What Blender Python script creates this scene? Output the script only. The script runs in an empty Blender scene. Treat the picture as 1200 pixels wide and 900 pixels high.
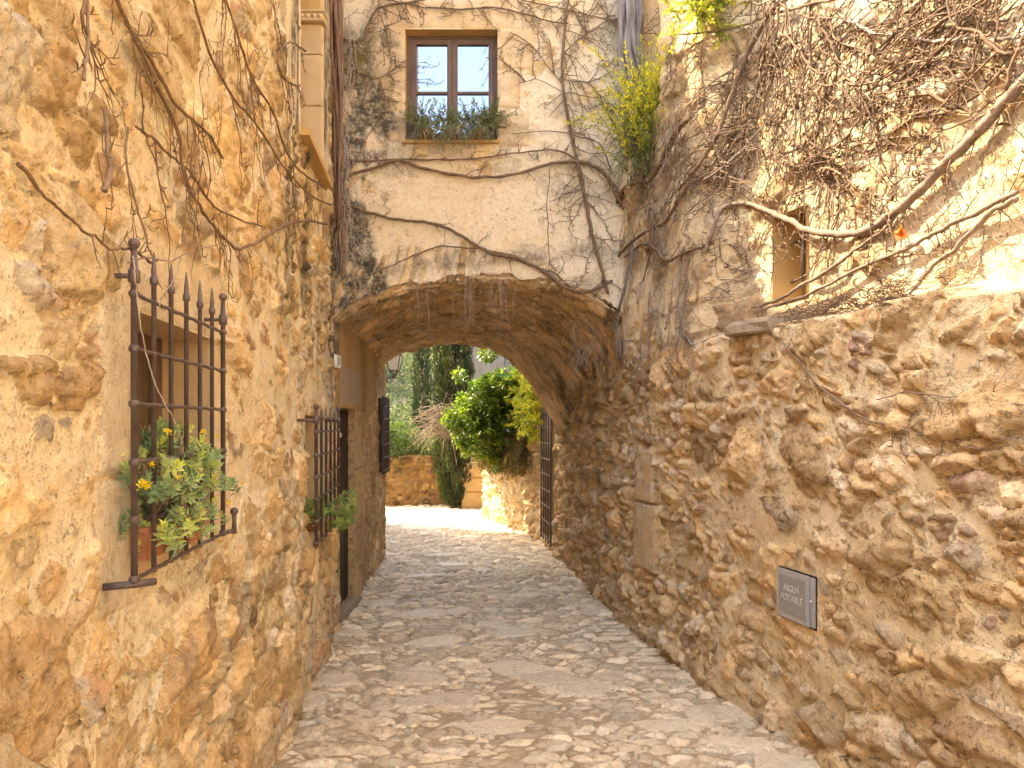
import bpy, math, random
import numpy as np

# ------------------------------------------------------------------ camera, sky, sun, exposure
scene = bpy.context.scene
col = scene.collection
H_CAM = 1.65
F_PX = 850.0            # focal length in pixels of a 1200 px wide picture
CX, CY = 600.0, 496.0   # principal column and horizon row of the photograph
cam_data = bpy.data.cameras.new('camera')
cam = bpy.data.objects.new('camera', cam_data)
col.objects.link(cam)
cam.location = (0, 0, H_CAM)
cam.rotation_euler = (math.radians(90), 0, 0)
cam_data.sensor_width = 36.0
cam_data.lens = 36.0 * F_PX / 1200.0
cam_data.shift_y = 46.0 / 1200.0
cam_data.clip_start = 0.05
cam_data.clip_end = 2000
scene.camera = cam

SUN_DIR = np.array([-2.0, 1.0, 2.9]); SUN_DIR /= np.linalg.norm(SUN_DIR)
SUN_EL = math.asin(SUN_DIR[2]); SUN_AZ = math.atan2(SUN_DIR[0], SUN_DIR[1])
world = bpy.data.worlds.new('World'); scene.world = world
world.use_nodes = True
wn = world.node_tree.nodes; wl = world.node_tree.links
sky = wn.new('ShaderNodeTexSky'); sky.sky_type = 'NISHITA'; sky.sun_disc = False
sky.sun_elevation = SUN_EL; sky.sun_rotation = SUN_AZ
sky.air_density = 1.5; sky.dust_density = 3.0; sky.ozone_density = 0.6
wl.new(sky.outputs[0], wn['Background'].inputs[0])
wn['Background'].inputs[1].default_value = 0.15
sun_data = bpy.data.lights.new('sun', 'SUN'); sun = bpy.data.objects.new('sun', sun_data)
col.objects.link(sun)
sun_data.energy = 2.0; sun_data.angle = math.radians(0.5); sun_data.color = (1.0, 0.87, 0.66)
sun.location = (-6, 4, 12)
from mathutils import Vector
sun.rotation_euler = Vector(tuple(SUN_DIR)).to_track_quat('Z', 'Y').to_euler()
scene.view_settings.view_transform = 'Standard'
scene.view_settings.look = 'None'
scene.view_settings.gamma = 1.0
scene.view_settings.exposure = 3.25
scene.view_settings.use_curve_mapping = False
scene.view_settings.use_white_balance = True
scene.view_settings.white_balance_temperature = 7150
scene.view_settings.white_balance_tint = 10
scene.cycles.max_bounces = 8
scene.cycles.diffuse_bounces = 5
scene.cycles.use_denoising = True

# ------------------------------------------------------------------ tagging helpers
def tag(o, label=None, cat=None, group=None, kind=None):
    if label: o['label'] = label
    if cat: o['category'] = cat
    if group: o['group'] = group
    if kind: o['kind'] = kind
    return o
def empty(name, loc=(0, 0, 0), label=None, cat=None, group=None):
    o = bpy.data.objects.new(name, None); col.objects.link(o)
    o.location = loc; o.empty_display_size = 0.1
    return tag(o, label, cat, group)
def link_mesh(name, me, mat=None, parent=None):
    o = bpy.data.objects.new(name, me); col.objects.link(o)
    if mat: me.materials.append(mat)
    if parent is not None:
        o.parent = parent
        # geometry is authored in world space: keep it there
        p = parent; off = Vector((0, 0, 0))
        while p is not None:
            off += p.location; p = p.parent
        o.matrix_parent_inverse.identity()
        me.transform(__import__('mathutils').Matrix.Translation(-off))
    return o

# ------------------------------------------------------------------ numpy noise
def _h(ix, iy, seed):
    x = (ix.astype(np.int64) * 374761393 + iy.astype(np.int64) * 668265263 + int(seed) * 2147483647 + 974634777) & 0xFFFFFFFF
    x = ((x ^ (x >> 13)) * 1274126177) & 0xFFFFFFFF
    x = ((x ^ (x >> 16)) * 2246822519) & 0xFFFFFFFF
    x = x ^ (x >> 15)
    return (x & 0xFFFFFF) / float(0x1000000)
def vnoise(u, v, seed=0):
    iu = np.floor(u); iv = np.floor(v); fu = u - iu; fv = v - iv
    fu = fu * fu * fu * (fu * (fu * 6 - 15) + 10); fv = fv * fv * fv * (fv * (fv * 6 - 15) + 10)
    a = _h(iu, iv, seed); b = _h(iu + 1, iv, seed); c = _h(iu, iv + 1, seed); d = _h(iu + 1, iv + 1, seed)
    return (a * (1 - fu) + b * fu) * (1 - fv) + (c * (1 - fu) + d * fu) * fv
def fbm(u, v, seed=0, octv=4, gain=0.5):
    s = np.zeros_like(u, dtype=float); a = 1.0; t = 0.0
    cu, cv = u, v
    for i in range(octv):
        s += a * vnoise(cu, cv, seed + i * 17); t += a
        cu, cv = cu * 1.6 + cv * 1.2 + 3.1, cv * 1.6 - cu * 1.2 + 7.7
        a *= gain
    return s / t
def sstep(a, b, x):
    t = np.clip((x - a) / (b - a), 0, 1); return t * t * (3 - 2 * t)
def cells(u, v, seed, jit=0.8, p=3.0):
    iu0 = np.floor(u); iv0 = np.floor(v)
    F1 = np.full(u.shape, 9.0); F2 = F1.copy()
    du1 = np.zeros_like(F1); dv1 = np.zeros_like(F1); id1u = np.zeros_like(F1); id1v = np.zeros_like(F1)
    for dj in (-1, 0, 1):
        for di in (-1, 0, 1):
            iv = iv0 + dj; iu = iu0 + di
            cu = iu + 0.5 + 0.5 * (np.mod(iv, 2) - 0.5) + (_h(iu, iv, seed) - 0.5) * jit
            cv = iv + 0.5 + (_h(iu, iv, seed + 5) - 0.5) * jit * 0.8
            du = u - cu; dv = v - cv
            d = (np.abs(du) ** p + np.abs(dv) ** p) ** (1.0 / p)
            near = d < F1
            F2 = np.where(near, F1, np.minimum(F2, d))
            du1 = np.where(near, du, du1); dv1 = np.where(near, dv, dv1)
            id1u = np.where(near, iu, id1u); id1v = np.where(near, iv, id1v)
            F1 = np.where(near, d, F1)
    return F2 - F1, du1, dv1, id1u, id1v
def stone_field(u, v, seed, cw, ch, relief=0.02, amp=0.01, tilt=0.012, rough=0.006, mort=0.0, mvar=0.012,
                big=0.45, warp=0.35, edge_w=0.02, fine=0.45, jit=0.8, mscale=0.45, soft=0.004, p=3.0, facet=0.010, en=0.012):
    """Rubble masonry height field: returns height, (stone-mortar) margin, three random numbers per stone."""
    wu = (fbm(u / (cw * 1.3), v / (cw * 1.3), seed + 900, 3) - 0.5) * warp * cw * 2
    wv = (fbm(u / (cw * 1.3) + 9, v / (cw * 1.3) + 4, seed + 901, 3) - 0.5) * warp * ch * 2
    uu, vv = u + wu, v + wv
    size = min(cw, ch)
    eA, duA, dvA, iA, jA = cells(uu / cw, vv / ch, seed, jit, p)
    eB, duB, dvB, iB, jB = cells(uu / (cw * fine), vv / (ch * fine), seed + 77, jit, p)
    pick = _h(iA, jA, seed + 31) < big
    edge = np.where(pick, eA * size * 0.5, np.minimum(eA * size * 0.5 + 0.004, eB * size * fine * 0.5))
    du = np.where(pick, duA, duB * fine); dv = np.where(pick, dvA, dvB * fine)
    iu = np.where(pick, iA, iB + 1000); iv = np.where(pick, jA, jB + 1000)
    r1 = _h(iu, iv, seed + 41); r2 = _h(iu, iv, seed + 42); r3 = _h(iu, iv, seed + 43); r4 = _h(iu, iv, seed + 44); r5 = _h(iu, iv, seed + 45)
    edge = edge + (fbm(u / 0.03, v / 0.03, seed + 60, 3) - 0.5) * en
    dome = 1 - np.exp(-np.clip(edge, 0, None) / edge_w)
    hs = (r3 - 0.5) * 2 * amp + tilt * ((r4 - 0.5) * du + (r5 - 0.5) * dv) * 4 + relief * (dome - 0.6)
    hs += (fbm(u / 0.07, v / 0.07, seed + 61, 4) - 0.5) * rough * 2.2 + (fbm(u / 0.018, v / 0.018, seed + 62, 2) - 0.5) * rough * 0.7
    # chipped facets
    hs += (np.abs(fbm(u / 0.16, v / 0.11, seed + 63, 3) - 0.5)) * rough * 2.5
    if facet:
        fw = (fbm(u / 0.05, v / 0.05, seed + 64, 2) - 0.5) * 0.05
        eF, duF, dvF, iF, jF = cells((u + fw) / 0.085, (v - fw) / 0.055, seed + 65, 1.0, 2.0)
        hs += facet * ((_h(iF, jF, seed + 66) - 0.5) * 2.2 * duF + (_h(iF, jF, seed + 67) - 0.5) * 2.2 * dvF + (_h(iF, jF, seed + 68) - 0.5) * 0.5)
    hm = mort + (fbm(u / mscale, v / mscale, seed + 70, 4) - 0.5) * mvar * 2 + (fbm(u / 0.05, v / 0.05, seed + 71, 3) - 0.5) * 0.004
    d = hs - hm
    h = 0.5 * (hs + hm + np.sqrt(d * d + soft * soft))
    return h, d, r1, r2, r3

# ------------------------------------------------------------------ mesh helpers
def grid_mesh(name, P, keep=None, attrs=None, mat=None, parent=None, flip=False, smooth=True):
    nu, nv = P.shape[:2]
    idx = np.arange(nu * nv).reshape(nu, nv)
    q = np.stack([idx[:-1, :-1], idx[1:, :-1], idx[1:, 1:], idx[:-1, 1:]], -1)
    if flip: q = q[..., ::-1]
    q = q[keep] if keep is not None else q.reshape(-1, 4)
    me = bpy.data.meshes.new(name)
    me.vertices.add(nu * nv); me.vertices.foreach_set('co', P.reshape(-1).astype(np.float32))
    n = len(q)
    me.loops.add(n * 4); me.loops.foreach_set('vertex_index', q.reshape(-1).astype(np.int32))
    me.polygons.add(n); me.polygons.foreach_set('loop_start', (np.arange(n) * 4).astype(np.int32))
    if smooth: me.polygons.foreach_set('use_smooth', np.ones(n, dtype=bool))
    for k, a in (attrs or {}).items():
        if a.ndim == 2:
            at = me.attributes.new(k, 'FLOAT', 'POINT'); at.data.foreach_set('value', a.reshape(-1).astype(np.float32))
        else:
            at = me.attributes.new(k, 'FLOAT_COLOR', 'POINT')
            b = np.ones(a.shape[:2] + (4,), np.float32); b[..., :3] = a
            at.data.foreach_set('color', b.reshape(-1))
    me.update(); me.validate()
    return link_mesh(name, me, mat, parent)
class MB:
    """collects pieces; build() links them as ONE mesh object"""
    def __init__(s): s.v = []; s.f = []; s.n = 0; s.sm = []
    def add(s, v, f, smooth=False):
        v = np.asarray(v, float); s.v.append(v)
        for a in f: s.f.append(tuple(int(i) + s.n for i in a)); s.sm.append(smooth)
        s.n += len(v)
    def box(s, x0, x1, y0, y1, z0, z1, bev=0.0):
        if bev <= 0:
            v = [(x, y, z) for x in (x0, x1) for y in (y0, y1) for z in (z0, z1)]
            s.add(v, [(0, 1, 3, 2), (4, 6, 7, 5), (0, 4, 5, 1), (2, 3, 7, 6), (0, 2, 6, 4), (1, 5, 7, 3)])
            return
        import bmesh
        bm = bmesh.new(); bmesh.ops.create_cube(bm, size=1)
        for w in bm.verts:
            w.co.x = (x0 + x1) / 2 + w.co.x * (x1 - x0); w.co.y = (y0 + y1) / 2 + w.co.y * (y1 - y0); w.co.z = (z0 + z1) / 2 + w.co.z * (z1 - z0)
        bmesh.ops.bevel(bm, geom=list(bm.edges), offset=bev, segments=2, affect='EDGES')
        bm.verts.index_update()
        s.add([tuple(w.co) for w in bm.verts], [[w.index for w in f.verts] for f in bm.faces])
        bm.free()
    def tube(s, pts, rad, sides=6, cap=True):
        P = np.asarray(pts, float); n = len(P)
        R = np.broadcast_to(np.asarray(rad, float), (n,))
        T = np.gradient(P, axis=0); T /= np.linalg.norm(T, axis=1)[:, None] + 1e-9
        up = np.array([0, 0, 1.0]) if abs(T[0][2]) < 0.9 else np.array([1.0, 0, 0])
        a = np.cross(T[0], up); a /= np.linalg.norm(a)
        V = []
        ang = np.arange(sides) * 2 * math.pi / sides
        for i in range(n):
            a = a - T[i] * np.dot(a, T[i]); a /= np.linalg.norm(a) + 1e-9
            b = np.cross(T[i], a)
            V.append(P[i] + R[i] * (np.cos(ang)[:, None] * a + np.sin(ang)[:, None] * b))
        V = np.concatenate(V); F = []
        for i in range(n - 1):
            for k in range(sides):
                k2 = (k + 1) % sides
                F.append((i * sides + k, i * sides + k2, (i + 1) * sides + k2, (i + 1) * sides + k))
        if cap:
            F.append(tuple(range(sides))[::-1]); F.append(tuple((n - 1) * sides + k for k in range(sides)))
        s.add(V, F, True)
    def lathe(s, prof, cx, cy, seg=14):
        """prof: list of (radius, z)"""
        V = []; F = []
        for r, z in prof:
            for k in range(seg):
                t = 2 * math.pi * k / seg; V.append((cx + r * math.cos(t), cy + r * math.sin(t), z))
        for i in range(len(prof) - 1):
            for k in range(seg):
                k2 = (k + 1) % seg; F.append((i * seg + k, i * seg + k2, (i + 1) * seg + k2, (i + 1) * seg + k))
        F.append(tuple(range(seg))[::-1]); F.append(tuple((len(prof) - 1) * seg + k for k in range(seg)))
        s.add(V, F, True)
    def ball(s, c, r, seg=12, rings=8, sz=1.0):
        prof = [(max(1e-4, r * math.sin(math.pi * i / rings)), c[2] - sz * r * math.cos(math.pi * i / rings)) for i in range(rings + 1)]
        s.lathe(prof, c[0], c[1], seg)
    def build(s, name, mat, parent=None, attr=None):
        me = bpy.data.meshes.new(name)
        V = np.concatenate(s.v)
        me.from_pydata([tuple(x) for x in V], [], s.f)
        me.polygons.foreach_set('use_smooth', s.sm)
        me.update()
        return link_mesh(name, me, mat, parent)

# ------------------------------------------------------------------ materials
def new_mat(name):
    m = bpy.data.materials.new(name); m.use_nodes = True
    nt = m.node_tree; return m, nt, nt.nodes['Principled BSDF']
class NB:
    def __init__(s, nt): s.nt = nt
    def n(s, t, **kw):
        o = s.nt.nodes.new(t)
        for k, v in kw.items(): setattr(o, k, v)
        return o
    def l(s, a, b): s.nt.links.new(a, b)
    def math(s, op, a, b=None, clamp=False):
        o = s.n('ShaderNodeMath', operation=op); o.use_clamp = clamp
        for i, x in enumerate((a, b)):
            if x is None: continue
            if isinstance(x, (int, float)): o.inputs[i].default_value = x
            else: s.l(x, o.inputs[i])
        return o.outputs[0]
    def mix(s, f, a, b, mode='MIX'):
        o = s.n('ShaderNodeMix', data_type='RGBA', blend_type=mode)
        for sock, x in ((o.inputs[0], f), (o.inputs[6], a), (o.inputs[7], b)):
            if isinstance(x, (int, float)): sock.default_value = x
            elif isinstance(x, tuple): sock.default_value = x + (1,) if len(x) == 3 else x
            else: s.l(x, sock)
        return o.outputs[2]
    def noise(s, scale, detail=4, rough=0.55, vec=None, col=False):
        o = s.n('ShaderNodeTexNoise'); o.inputs['Scale'].default_value = scale
        o.inputs['Detail'].default_value = detail; o.inputs['Roughness'].default_value = rough
        if vec is None: vec = s.co()
        s.l(vec, o.inputs['Vector']); return o.outputs[1 if col else 0]
    def co(s):
        if not hasattr(s, '_co'): s._co = s.n('ShaderNodeNewGeometry').outputs['Position']
        return s._co
    def mapr(s, x, a, b, c=0, d=1, smooth=False):
        o = s.n('ShaderNodeMapRange'); o.clamp = True
        if smooth: o.interpolation_type = 'SMOOTHSTEP'
        s.l(x, o.inputs[0])
        for i, q in enumerate((a, b, c, d)): o.inputs[i + 1].default_value = q
        return o.outputs[0]
    def ramp(s, x, stops, interp='LINEAR'):
        o = s.n('ShaderNodeValToRGB'); o.color_ramp.interpolation = interp
        cr = o.color_ramp
        while len(cr.elements) < len(stops): cr.elements.new(0.5)
        for e, (p, c) in zip(cr.elements, stops): e.position = p; e.color = c + (1,)
        s.l(x, o.inputs[0]); return o.outputs[0]
    def attr(s, name):
        o = s.n('ShaderNodeAttribute'); o.attribute_name = name; return o
    def bump(s, h, strength, dist, normal=None):
        o = s.n('ShaderNodeBump'); o.inputs['Strength'].default_value = strength; o.inputs['Distance'].default_value = dist
        s.l(h, o.inputs['Height'])
        if normal is not None: s.l(normal, o.inputs['Normal'])
        return o.outputs[0]
def masonry(name, stones, mortar, mortar2, dressed=(0.80, 0.70, 0.53), stain=(0.055, 0.05, 0.04), rough=0.9, spec=0.25, bump=1.0, fresh=(0.5, 0.36, 0.2), soft=1.0, grime=1.0):
    m, nt, p = new_mat(name); b = NB(nt)
    rnd = b.attr('srnd'); sep = b.n('ShaderNodeSeparateColor'); b.l(rnd.outputs['Color'], sep.inputs[0])
    ext = b.attr('ext'); se = b.n('ShaderNodeSeparateColor'); b.l(ext.outputs['Color'], se.inputs[0])
    msk = b.attr('smask').outputs['Fac']
    n1 = b.noise(9, 5, 0.6); n2 = b.noise(38, 5, 0.65); n3 = b.noise(150, 4, 0.7); n0 = b.noise(1.6, 4, 0.6)
    pal = b.math('ADD', sep.outputs[0], b.math('MULTIPLY', b.math('SUBTRACT', n1, 0.5), 0.55), clamp=True)
    sc = b.ramp(pal, stones)
    br = b.math('ADD', b.math('MULTIPLY', sep.outputs[1], 0.55), 0.72)
    sc = b.mix(1.0, sc, b.n_gray(br) if hasattr(b, 'n_gray') else br, 'MULTIPLY')
    sc = b.mix(b.mapr(n2, 0.42, 0.72, 0, 0.55), sc, b.mix(1.0, sc, (0.50, 0.42, 0.36), 'MULTIPLY'))
    sc = b.mix(b.mapr(n3, 0.5, 0.75, 0, 0.45), sc, b.mix(0.6, sc, mortar))
    mc = b.mix(b.mapr(n0, 0.35, 0.65), mortar, mortar2)
    mc = b.mix(b.mapr(n2, 0.45, 0.75, 0, 0.5), mc, b.mix(1.0, mc, (0.66, 0.58, 0.48), 'MULTIPLY'))
    mc = b.mix(b.mapr(n1, 0.5, 0.72, 0, 0.5), mc, fresh)
    # small grit and pits
    vor = b.n('ShaderNodeTexVoronoi'); vor.inputs['Scale'].default_value = 60; b.l(b.co(), vor.inputs['Vector'])
    pit = b.mapr(vor.outputs['Distance'], 0.12, 0.3, 1, 0)
    mc = b.mix(b.math('MULTIPLY', pit, 0.25), mc, (0.30, 0.22, 0.14))
    mm = b.math('ADD', b.math('MULTIPLY', msk, 160.0), b.math('MULTIPLY', b.math('SUBTRACT', n2, 0.5), 2.6))
    mm = b.math('ADD', mm, b.math('MULTIPLY', b.math('SUBTRACT', n1, 0.5), 1.6))
    mm = b.mapr(mm, -0.35 * soft, 0.45 * soft, 0, 1, True)
    c = b.mix(mm, mc, sc)
    dr = b.mix(b.mapr(n1, 0.35, 0.7), dressed, tuple(x * y for x, y in zip(dressed, (0.78, 0.70, 0.60))))
    dr = b.mix(b.mapr(n3, 0.45, 0.75, 0, 0.4), dr, tuple(x * 0.72 for x in dressed))
    c = b.mix(sep.outputs[2], c, dr)
    # weathered pits and dirty hollows of their own shape, pale lime scuffs
    pn = b.noise(22, 6, 0.72); pn2 = b.noise(70, 5, 0.7)
    pk = b.mapr(b.math('ADD', b.math('MULTIPLY', pn, 0.6), b.math('MULTIPLY', pn2, 0.4)), 0.545, 0.60, 0, 1, True)
    lk = b.mapr(b.math('ADD', b.math('MULTIPLY', pn, 0.55), b.math('MULTIPLY', pn2, 0.45)), 0.44, 0.38, 0, 1, True)
    c = b.mix(b.math('MULTIPLY', pk, 0.62 * grime), c, b.mix(1.0, c, (0.42, 0.34, 0.26), 'MULTIPLY'))
    c = b.mix(b.math('MULTIPLY', lk, 0.40 * grime), c, (0.80, 0.72, 0.55))
    st = b.math('MULTIPLY', se.outputs[0], b.mapr(b.math('ADD', b.math('MULTIPLY', n1, 0.5), b.math('MULTIPLY', n2, 0.5)), 0.30, 0.55))
    c = b.mix(st, c, stain)
    c = b.mix(b.math('MULTIPLY', se.outputs[1], b.mapr(n2, 0.3, 0.6, 0.3, 0.9)), c, (0.42, 0.45, 0.52))
    c = b.mix(b.math('MULTIPLY', se.outputs[2], b.mapr(n1, 0.40, 0.6)), c, (0.24, 0.20, 0.05))
    b.l(c, p.inputs['Base Color'])
    p.inputs['Roughness'].default_value = rough; p.inputs['Specular IOR Level'].default_value = spec
    hh = b.math('ADD', b.math('MULTIPLY', n2, 0.7), b.math('MULTIPLY', n3, 0.45))
    hh = b.math('ADD', hh, b.math('MULTIPLY', pit, -0.25))
    hh = b.math('ADD', hh, b.math('MULTIPLY', n1, 0.6)); hh = b.math('ADD', hh, b.math('MULTIPLY', pk, -0.35 * grime))
    hh = b.math('ADD', hh, b.math('MULTIPLY', mm, 0.18))
    b.l(b.bump(hh, bump, 0.012), p.inputs['Normal'])
    return m
def simple(name, c1, c2, scale=12, rough=0.7, spec=0.3, metal=0.0, bump=0.3, bscale=60, dist=0.004, stretch=None):
    m, nt, p = new_mat(name); b = NB(nt)
    vec = b.co()
    if stretch:
        mp = b.n('ShaderNodeMapping'); mp.inputs['Scale'].default_value = stretch; b.l(vec, mp.inputs[0]); vec = mp.outputs[0]
    n = b.noise(scale, 5, 0.6, vec); n2 = b.noise(bscale, 4, 0.65, vec)
    b.l(b.mix(b.mapr(b.math('ADD', b.math('MULTIPLY', n, 0.65), b.math('MULTIPLY', n2, 0.35)), 0.35, 0.65), c1, c2), p.inputs['Base Color'])
    p.inputs['Roughness'].default_value = rough; p.inputs['Specular IOR Level'].default_value = spec; p.inputs['Metallic'].default_value = metal
    b.l(b.bump(n2, bump, dist), p.inputs['Normal'])
    return m
def leaf_mat(name, c1, c2, c3, rough=0.5, trans=0.35, spec=0.4):
    """three leaf tones picked per leaf by the attribute rnd"""
    m, nt, p = new_mat(name); b = NB(nt)
    a = b.attr('rnd').outputs['Fac']
    c = b.ramp(a, [(0.0, c1), (0.5, c2), (1.0, c3)])
    b.l(c, p.inputs['Base Color']); p.inputs['Roughness'].default_value = rough; p.inputs['Specular IOR Level'].default_value = spec
    t = b.n('ShaderNodeBsdfTranslucent'); b.l(b.mix(1.0, c, (1.3, 1.35, 0.6), 'MULTIPLY'), t.inputs[0])
    mx = b.n('ShaderNodeMixShader'); mx.inputs[0].default_value = trans
    b.l(p.outputs[0], mx.inputs[1]); b.l(t.outputs[0], mx.inputs[2])
    b.l(mx.outputs[0], nt.nodes['Material Output'].inputs['Surface'])
    return m

STONES_L = [(0.0, (0.36, 0.25, 0.15)), (0.10, (0.58, 0.39, 0.20)), (0.3, (0.74, 0.53, 0.27)), (0.5, (0.78, 0.62, 0.39)), (0.7, (0.68, 0.46, 0.22)), (0.84, (0.74, 0.63, 0.46)), (0.93, (0.54, 0.47, 0.37)), (1.0, (0.56, 0.34, 0.18))]
STONES_R = [(0.0, (0.46, 0.31, 0.18)), (0.12, (0.62, 0.43, 0.22)), (0.35, (0.75, 0.54, 0.29)), (0.6, (0.68, 0.46, 0.23)), (0.8, (0.76, 0.60, 0.39)), (0.93, (0.64, 0.52, 0.37)), (1.0, (0.48, 0.30, 0.21))]
M = {}
M['wall_left'] = masonry('left_masonry', STONES_L, (0.83, 0.73, 0.54), (0.80, 0.67, 0.45), fresh=(0.76, 0.56, 0.29), soft=1.3, bump=1.3, grime=0.38)
M['wall_right'] = masonry('right_masonry', STONES_R, (0.81, 0.67, 0.45), (0.76, 0.59, 0.35), fresh=(0.70, 0.50, 0.26), grime=0.6, bump=1.4)
M['facade'] = masonry('facade_masonry', STONES_R, (0.79, 0.67, 0.50), (0.75, 0.60, 0.40), dressed=(0.75, 0.59, 0.39), fresh=(0.66, 0.46, 0.22), bump=0.8, grime=0.6)
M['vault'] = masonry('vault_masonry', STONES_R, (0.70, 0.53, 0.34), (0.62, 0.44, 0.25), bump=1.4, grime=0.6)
M['cobble'] = masonry('street_cobbles', [(0.0, (0.58, 0.45, 0.29)), (0.25, (0.74, 0.60, 0.41)), (0.5, (0.83, 0.70, 0.50)), (0.75, (0.76, 0.61, 0.40)), (1.0, (0.68, 0.57, 0.42))],
                      (0.52, 0.38, 0.22), (0.43, 0.305, 0.17), rough=0.42, spec=0.5, bump=1.0, grime=0.6, fresh=(0.50, 0.37, 0.22))
M['iron'] = simple('wrought_iron', (0.15, 0.105, 0.09), (0.08, 0.06, 0.058), 30, 0.55, 0.5, 0.25, 0.6, 140, 0.002)
M['wood'] = simple('brown_wood', (0.17, 0.10, 0.07), (0.10, 0.06, 0.045), 6, 0.6, 0.35, 0, 0.3, 40, 0.002, (12, 12, 1.2))
M['olivewood'] = simple('weathered_wood', (0.16, 0.115, 0.065), (0.10, 0.07, 0.045), 6, 0.7, 0.3, 0, 0.3, 40, 0.002, (12, 12, 1.0))
M['darkwood'] = simple('dark_door_wood', (0.05, 0.028, 0.018), (0.03, 0.018, 0.012), 6, 0.6, 0.3, 0, 0.3, 40, 0.002, (12, 12, 1.0))
M['bark'] = simple('vine_bark', (0.25, 0.16, 0.095), (0.11, 0.068, 0.042), 25, 0.85, 0.2, 0, 0.8, 110, 0.004, (1, 1, 0.5))
M['bark_pale'] = simple('pale_vine_bark', (0.30, 0.22, 0.165), (0.17, 0.12, 0.085), 30, 0.8, 0.2, 0, 0.8, 90, 0.004)
M['bark_grey'] = simple('grey_trunk_bark', (0.34, 0.30, 0.29), (0.17, 0.14, 0.14), 14, 0.9, 0.15, 0, 1.0, 40, 0.02, (1.6, 1.6, 0.35))
M['bark_red'] = simple('reddish_trunk_bark', (0.26, 0.16, 0.11), (0.12, 0.07, 0.05), 18, 0.85, 0.2, 0, 1.0, 60, 0.01, (1.6, 1.6, 0.25))
M['rootlet'] = simple('dry_rootlets', (0.44, 0.37, 0.30), (0.27, 0.21, 0.16), 30, 0.85, 0.2)
M['terracotta'] = simple('terracotta', (0.44, 0.19, 0.10), (0.30, 0.11, 0.06), 9, 0.75, 0.25, 0, 0.2)
M['slab'] = simple('weathered_slab', (0.40, 0.32, 0.22), (0.26, 0.20, 0.14), 20, 0.9, 0.2, 0, 1.0, 70, 0.01)
M['dressed'] = simple('dressed_sandstone', (0.64, 0.49, 0.30), (0.54, 0.38, 0.21), 8, 0.9, 0.2, 0, 0.7, 70, 0.005)
M['dressed_yellow'] = simple('yellow_sandstone', (0.56, 0.38, 0.16), (0.48, 0.30, 0.12), 8, 0.9, 0.2, 0, 0.8, 70, 0.005)
M['plaster'] = simple('ochre_plaster', (0.50, 0.33, 0.15), (0.44, 0.27, 0.12), 3, 0.9, 0.2, 0, 0.4, 80, 0.003)
M['greyplaster'] = simple('grey_render', (0.26, 0.21, 0.16), (0.17, 0.135, 0.105), 2, 0.9, 0.2, 0, 0.4, 20, 0.01, (1, 1, 0.3))
M['metal'] = simple('galvanised_lid', (0.46, 0.45, 0.45), (0.38, 0.37, 0.37), 30, 0.45, 0.5, 0.25, 0.15, 160, 0.001)
M['metal_dark'] = simple('lid_panel', (0.34, 0.33, 0.33), (0.29, 0.28, 0.28), 30, 0.5, 0.5, 0.2, 0.2, 160, 0.001)
M['letter'] = simple('raised_letters', (0.74, 0.73, 0.72), (0.62, 0.61, 0.6), 30, 0.4, 0.5, 0.5, 0.1)
M['black'] = simple('painted_gap_dark', (0.02, 0.017, 0.015), (0.03, 0.025, 0.02), 30, 0.8, 0.2)
M['tile'] = simple('white_tile', (0.70, 0.70, 0.66), (0.60, 0.60, 0.57), 20, 0.35, 0.5)
M['tilemark'] = simple('tile_blue_mark', (0.12, 0.16, 0.3), (0.10, 0.14, 0.26), 20, 0.4, 0.5)
M['soil'] = simple('soil', (0.10, 0.065, 0.04), (0.06, 0.04, 0.025), 30, 0.95, 0.1, 0, 1, 60, 0.02)
M['leaf_bush'] = leaf_mat('bush_leaves', (0.035, 0.075, 0.010), (0.11, 0.18, 0.02), (0.28, 0.33, 0.035), 0.35, 0.42, 0.6)
M['leaf_ivy'] = leaf_mat('hanging_leaves', (0.10, 0.085, 0.03), (0.16, 0.12, 0.045), (0.24, 0.19, 0.08), 0.7, 0.3)
M['leaf_cypress'] = leaf_mat('cypress_leaves', (0.016, 0.028, 0.009), (0.038, 0.055, 0.015), (0.10, 0.11, 0.03), 0.7, 0.2)
M['leaf_round'] = leaf_mat('garden_bush_leaves', (0.03, 0.055, 0.012), (0.075, 0.115, 0.022), (0.19, 0.22, 0.045), 0.6, 0.35)
M['leaf_hill'] = leaf_mat('hillside_leaves', (0.05, 0.065, 0.028), (0.10, 0.115, 0.045), (0.20, 0.19, 0.085), 0.8, 0.3, 0.1)
M['leaf_succ'] = leaf_mat('succulent_leaves', (0.18, 0.28, 0.14), (0.34, 0.44, 0.22), (0.62, 0.64, 0.14), 0.5, 0.2)
M['leaf_rose'] = leaf_mat('rosemary_leaves', (0.09, 0.12, 0.06), (0.20, 0.24, 0.12), (0.34, 0.36, 0.19), 0.6, 0.25)
M['leaf_heath'] = leaf_mat('green_sprigs', (0.14, 0.19, 0.04), (0.34, 0.38, 0.06), (0.62, 0.58, 0.07), 0.6, 0.4)
M['leaf_heath_y'] = leaf_mat('yellow_sprigs', (0.34, 0.36, 0.04), (0.62, 0.58, 0.05), (0.78, 0.64, 0.06), 0.6, 0.45)
M['leaf_dry'] = leaf_mat('dry_leaf', (0.45, 0.12, 0.02), (0.55, 0.15, 0.02), (0.5, 0.2, 0.05), 0.7, 0.4)
M['flower'] = leaf_mat('yellow_flowers', (0.75, 0.52, 0.02), (0.80, 0.62, 0.02), (0.8, 0.66, 0.06), 0.6, 0.25)
m, nt, p = new_mat('window_glass')
p.inputs['Base Color'].default_value = (0.30, 0.33, 0.38, 1); p.inputs['Metallic'].default_value = 0.9; p.inputs['Roughness'].default_value = 0.04
M['glass'] = m
m, nt, p = new_mat('lantern_glass')
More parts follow.
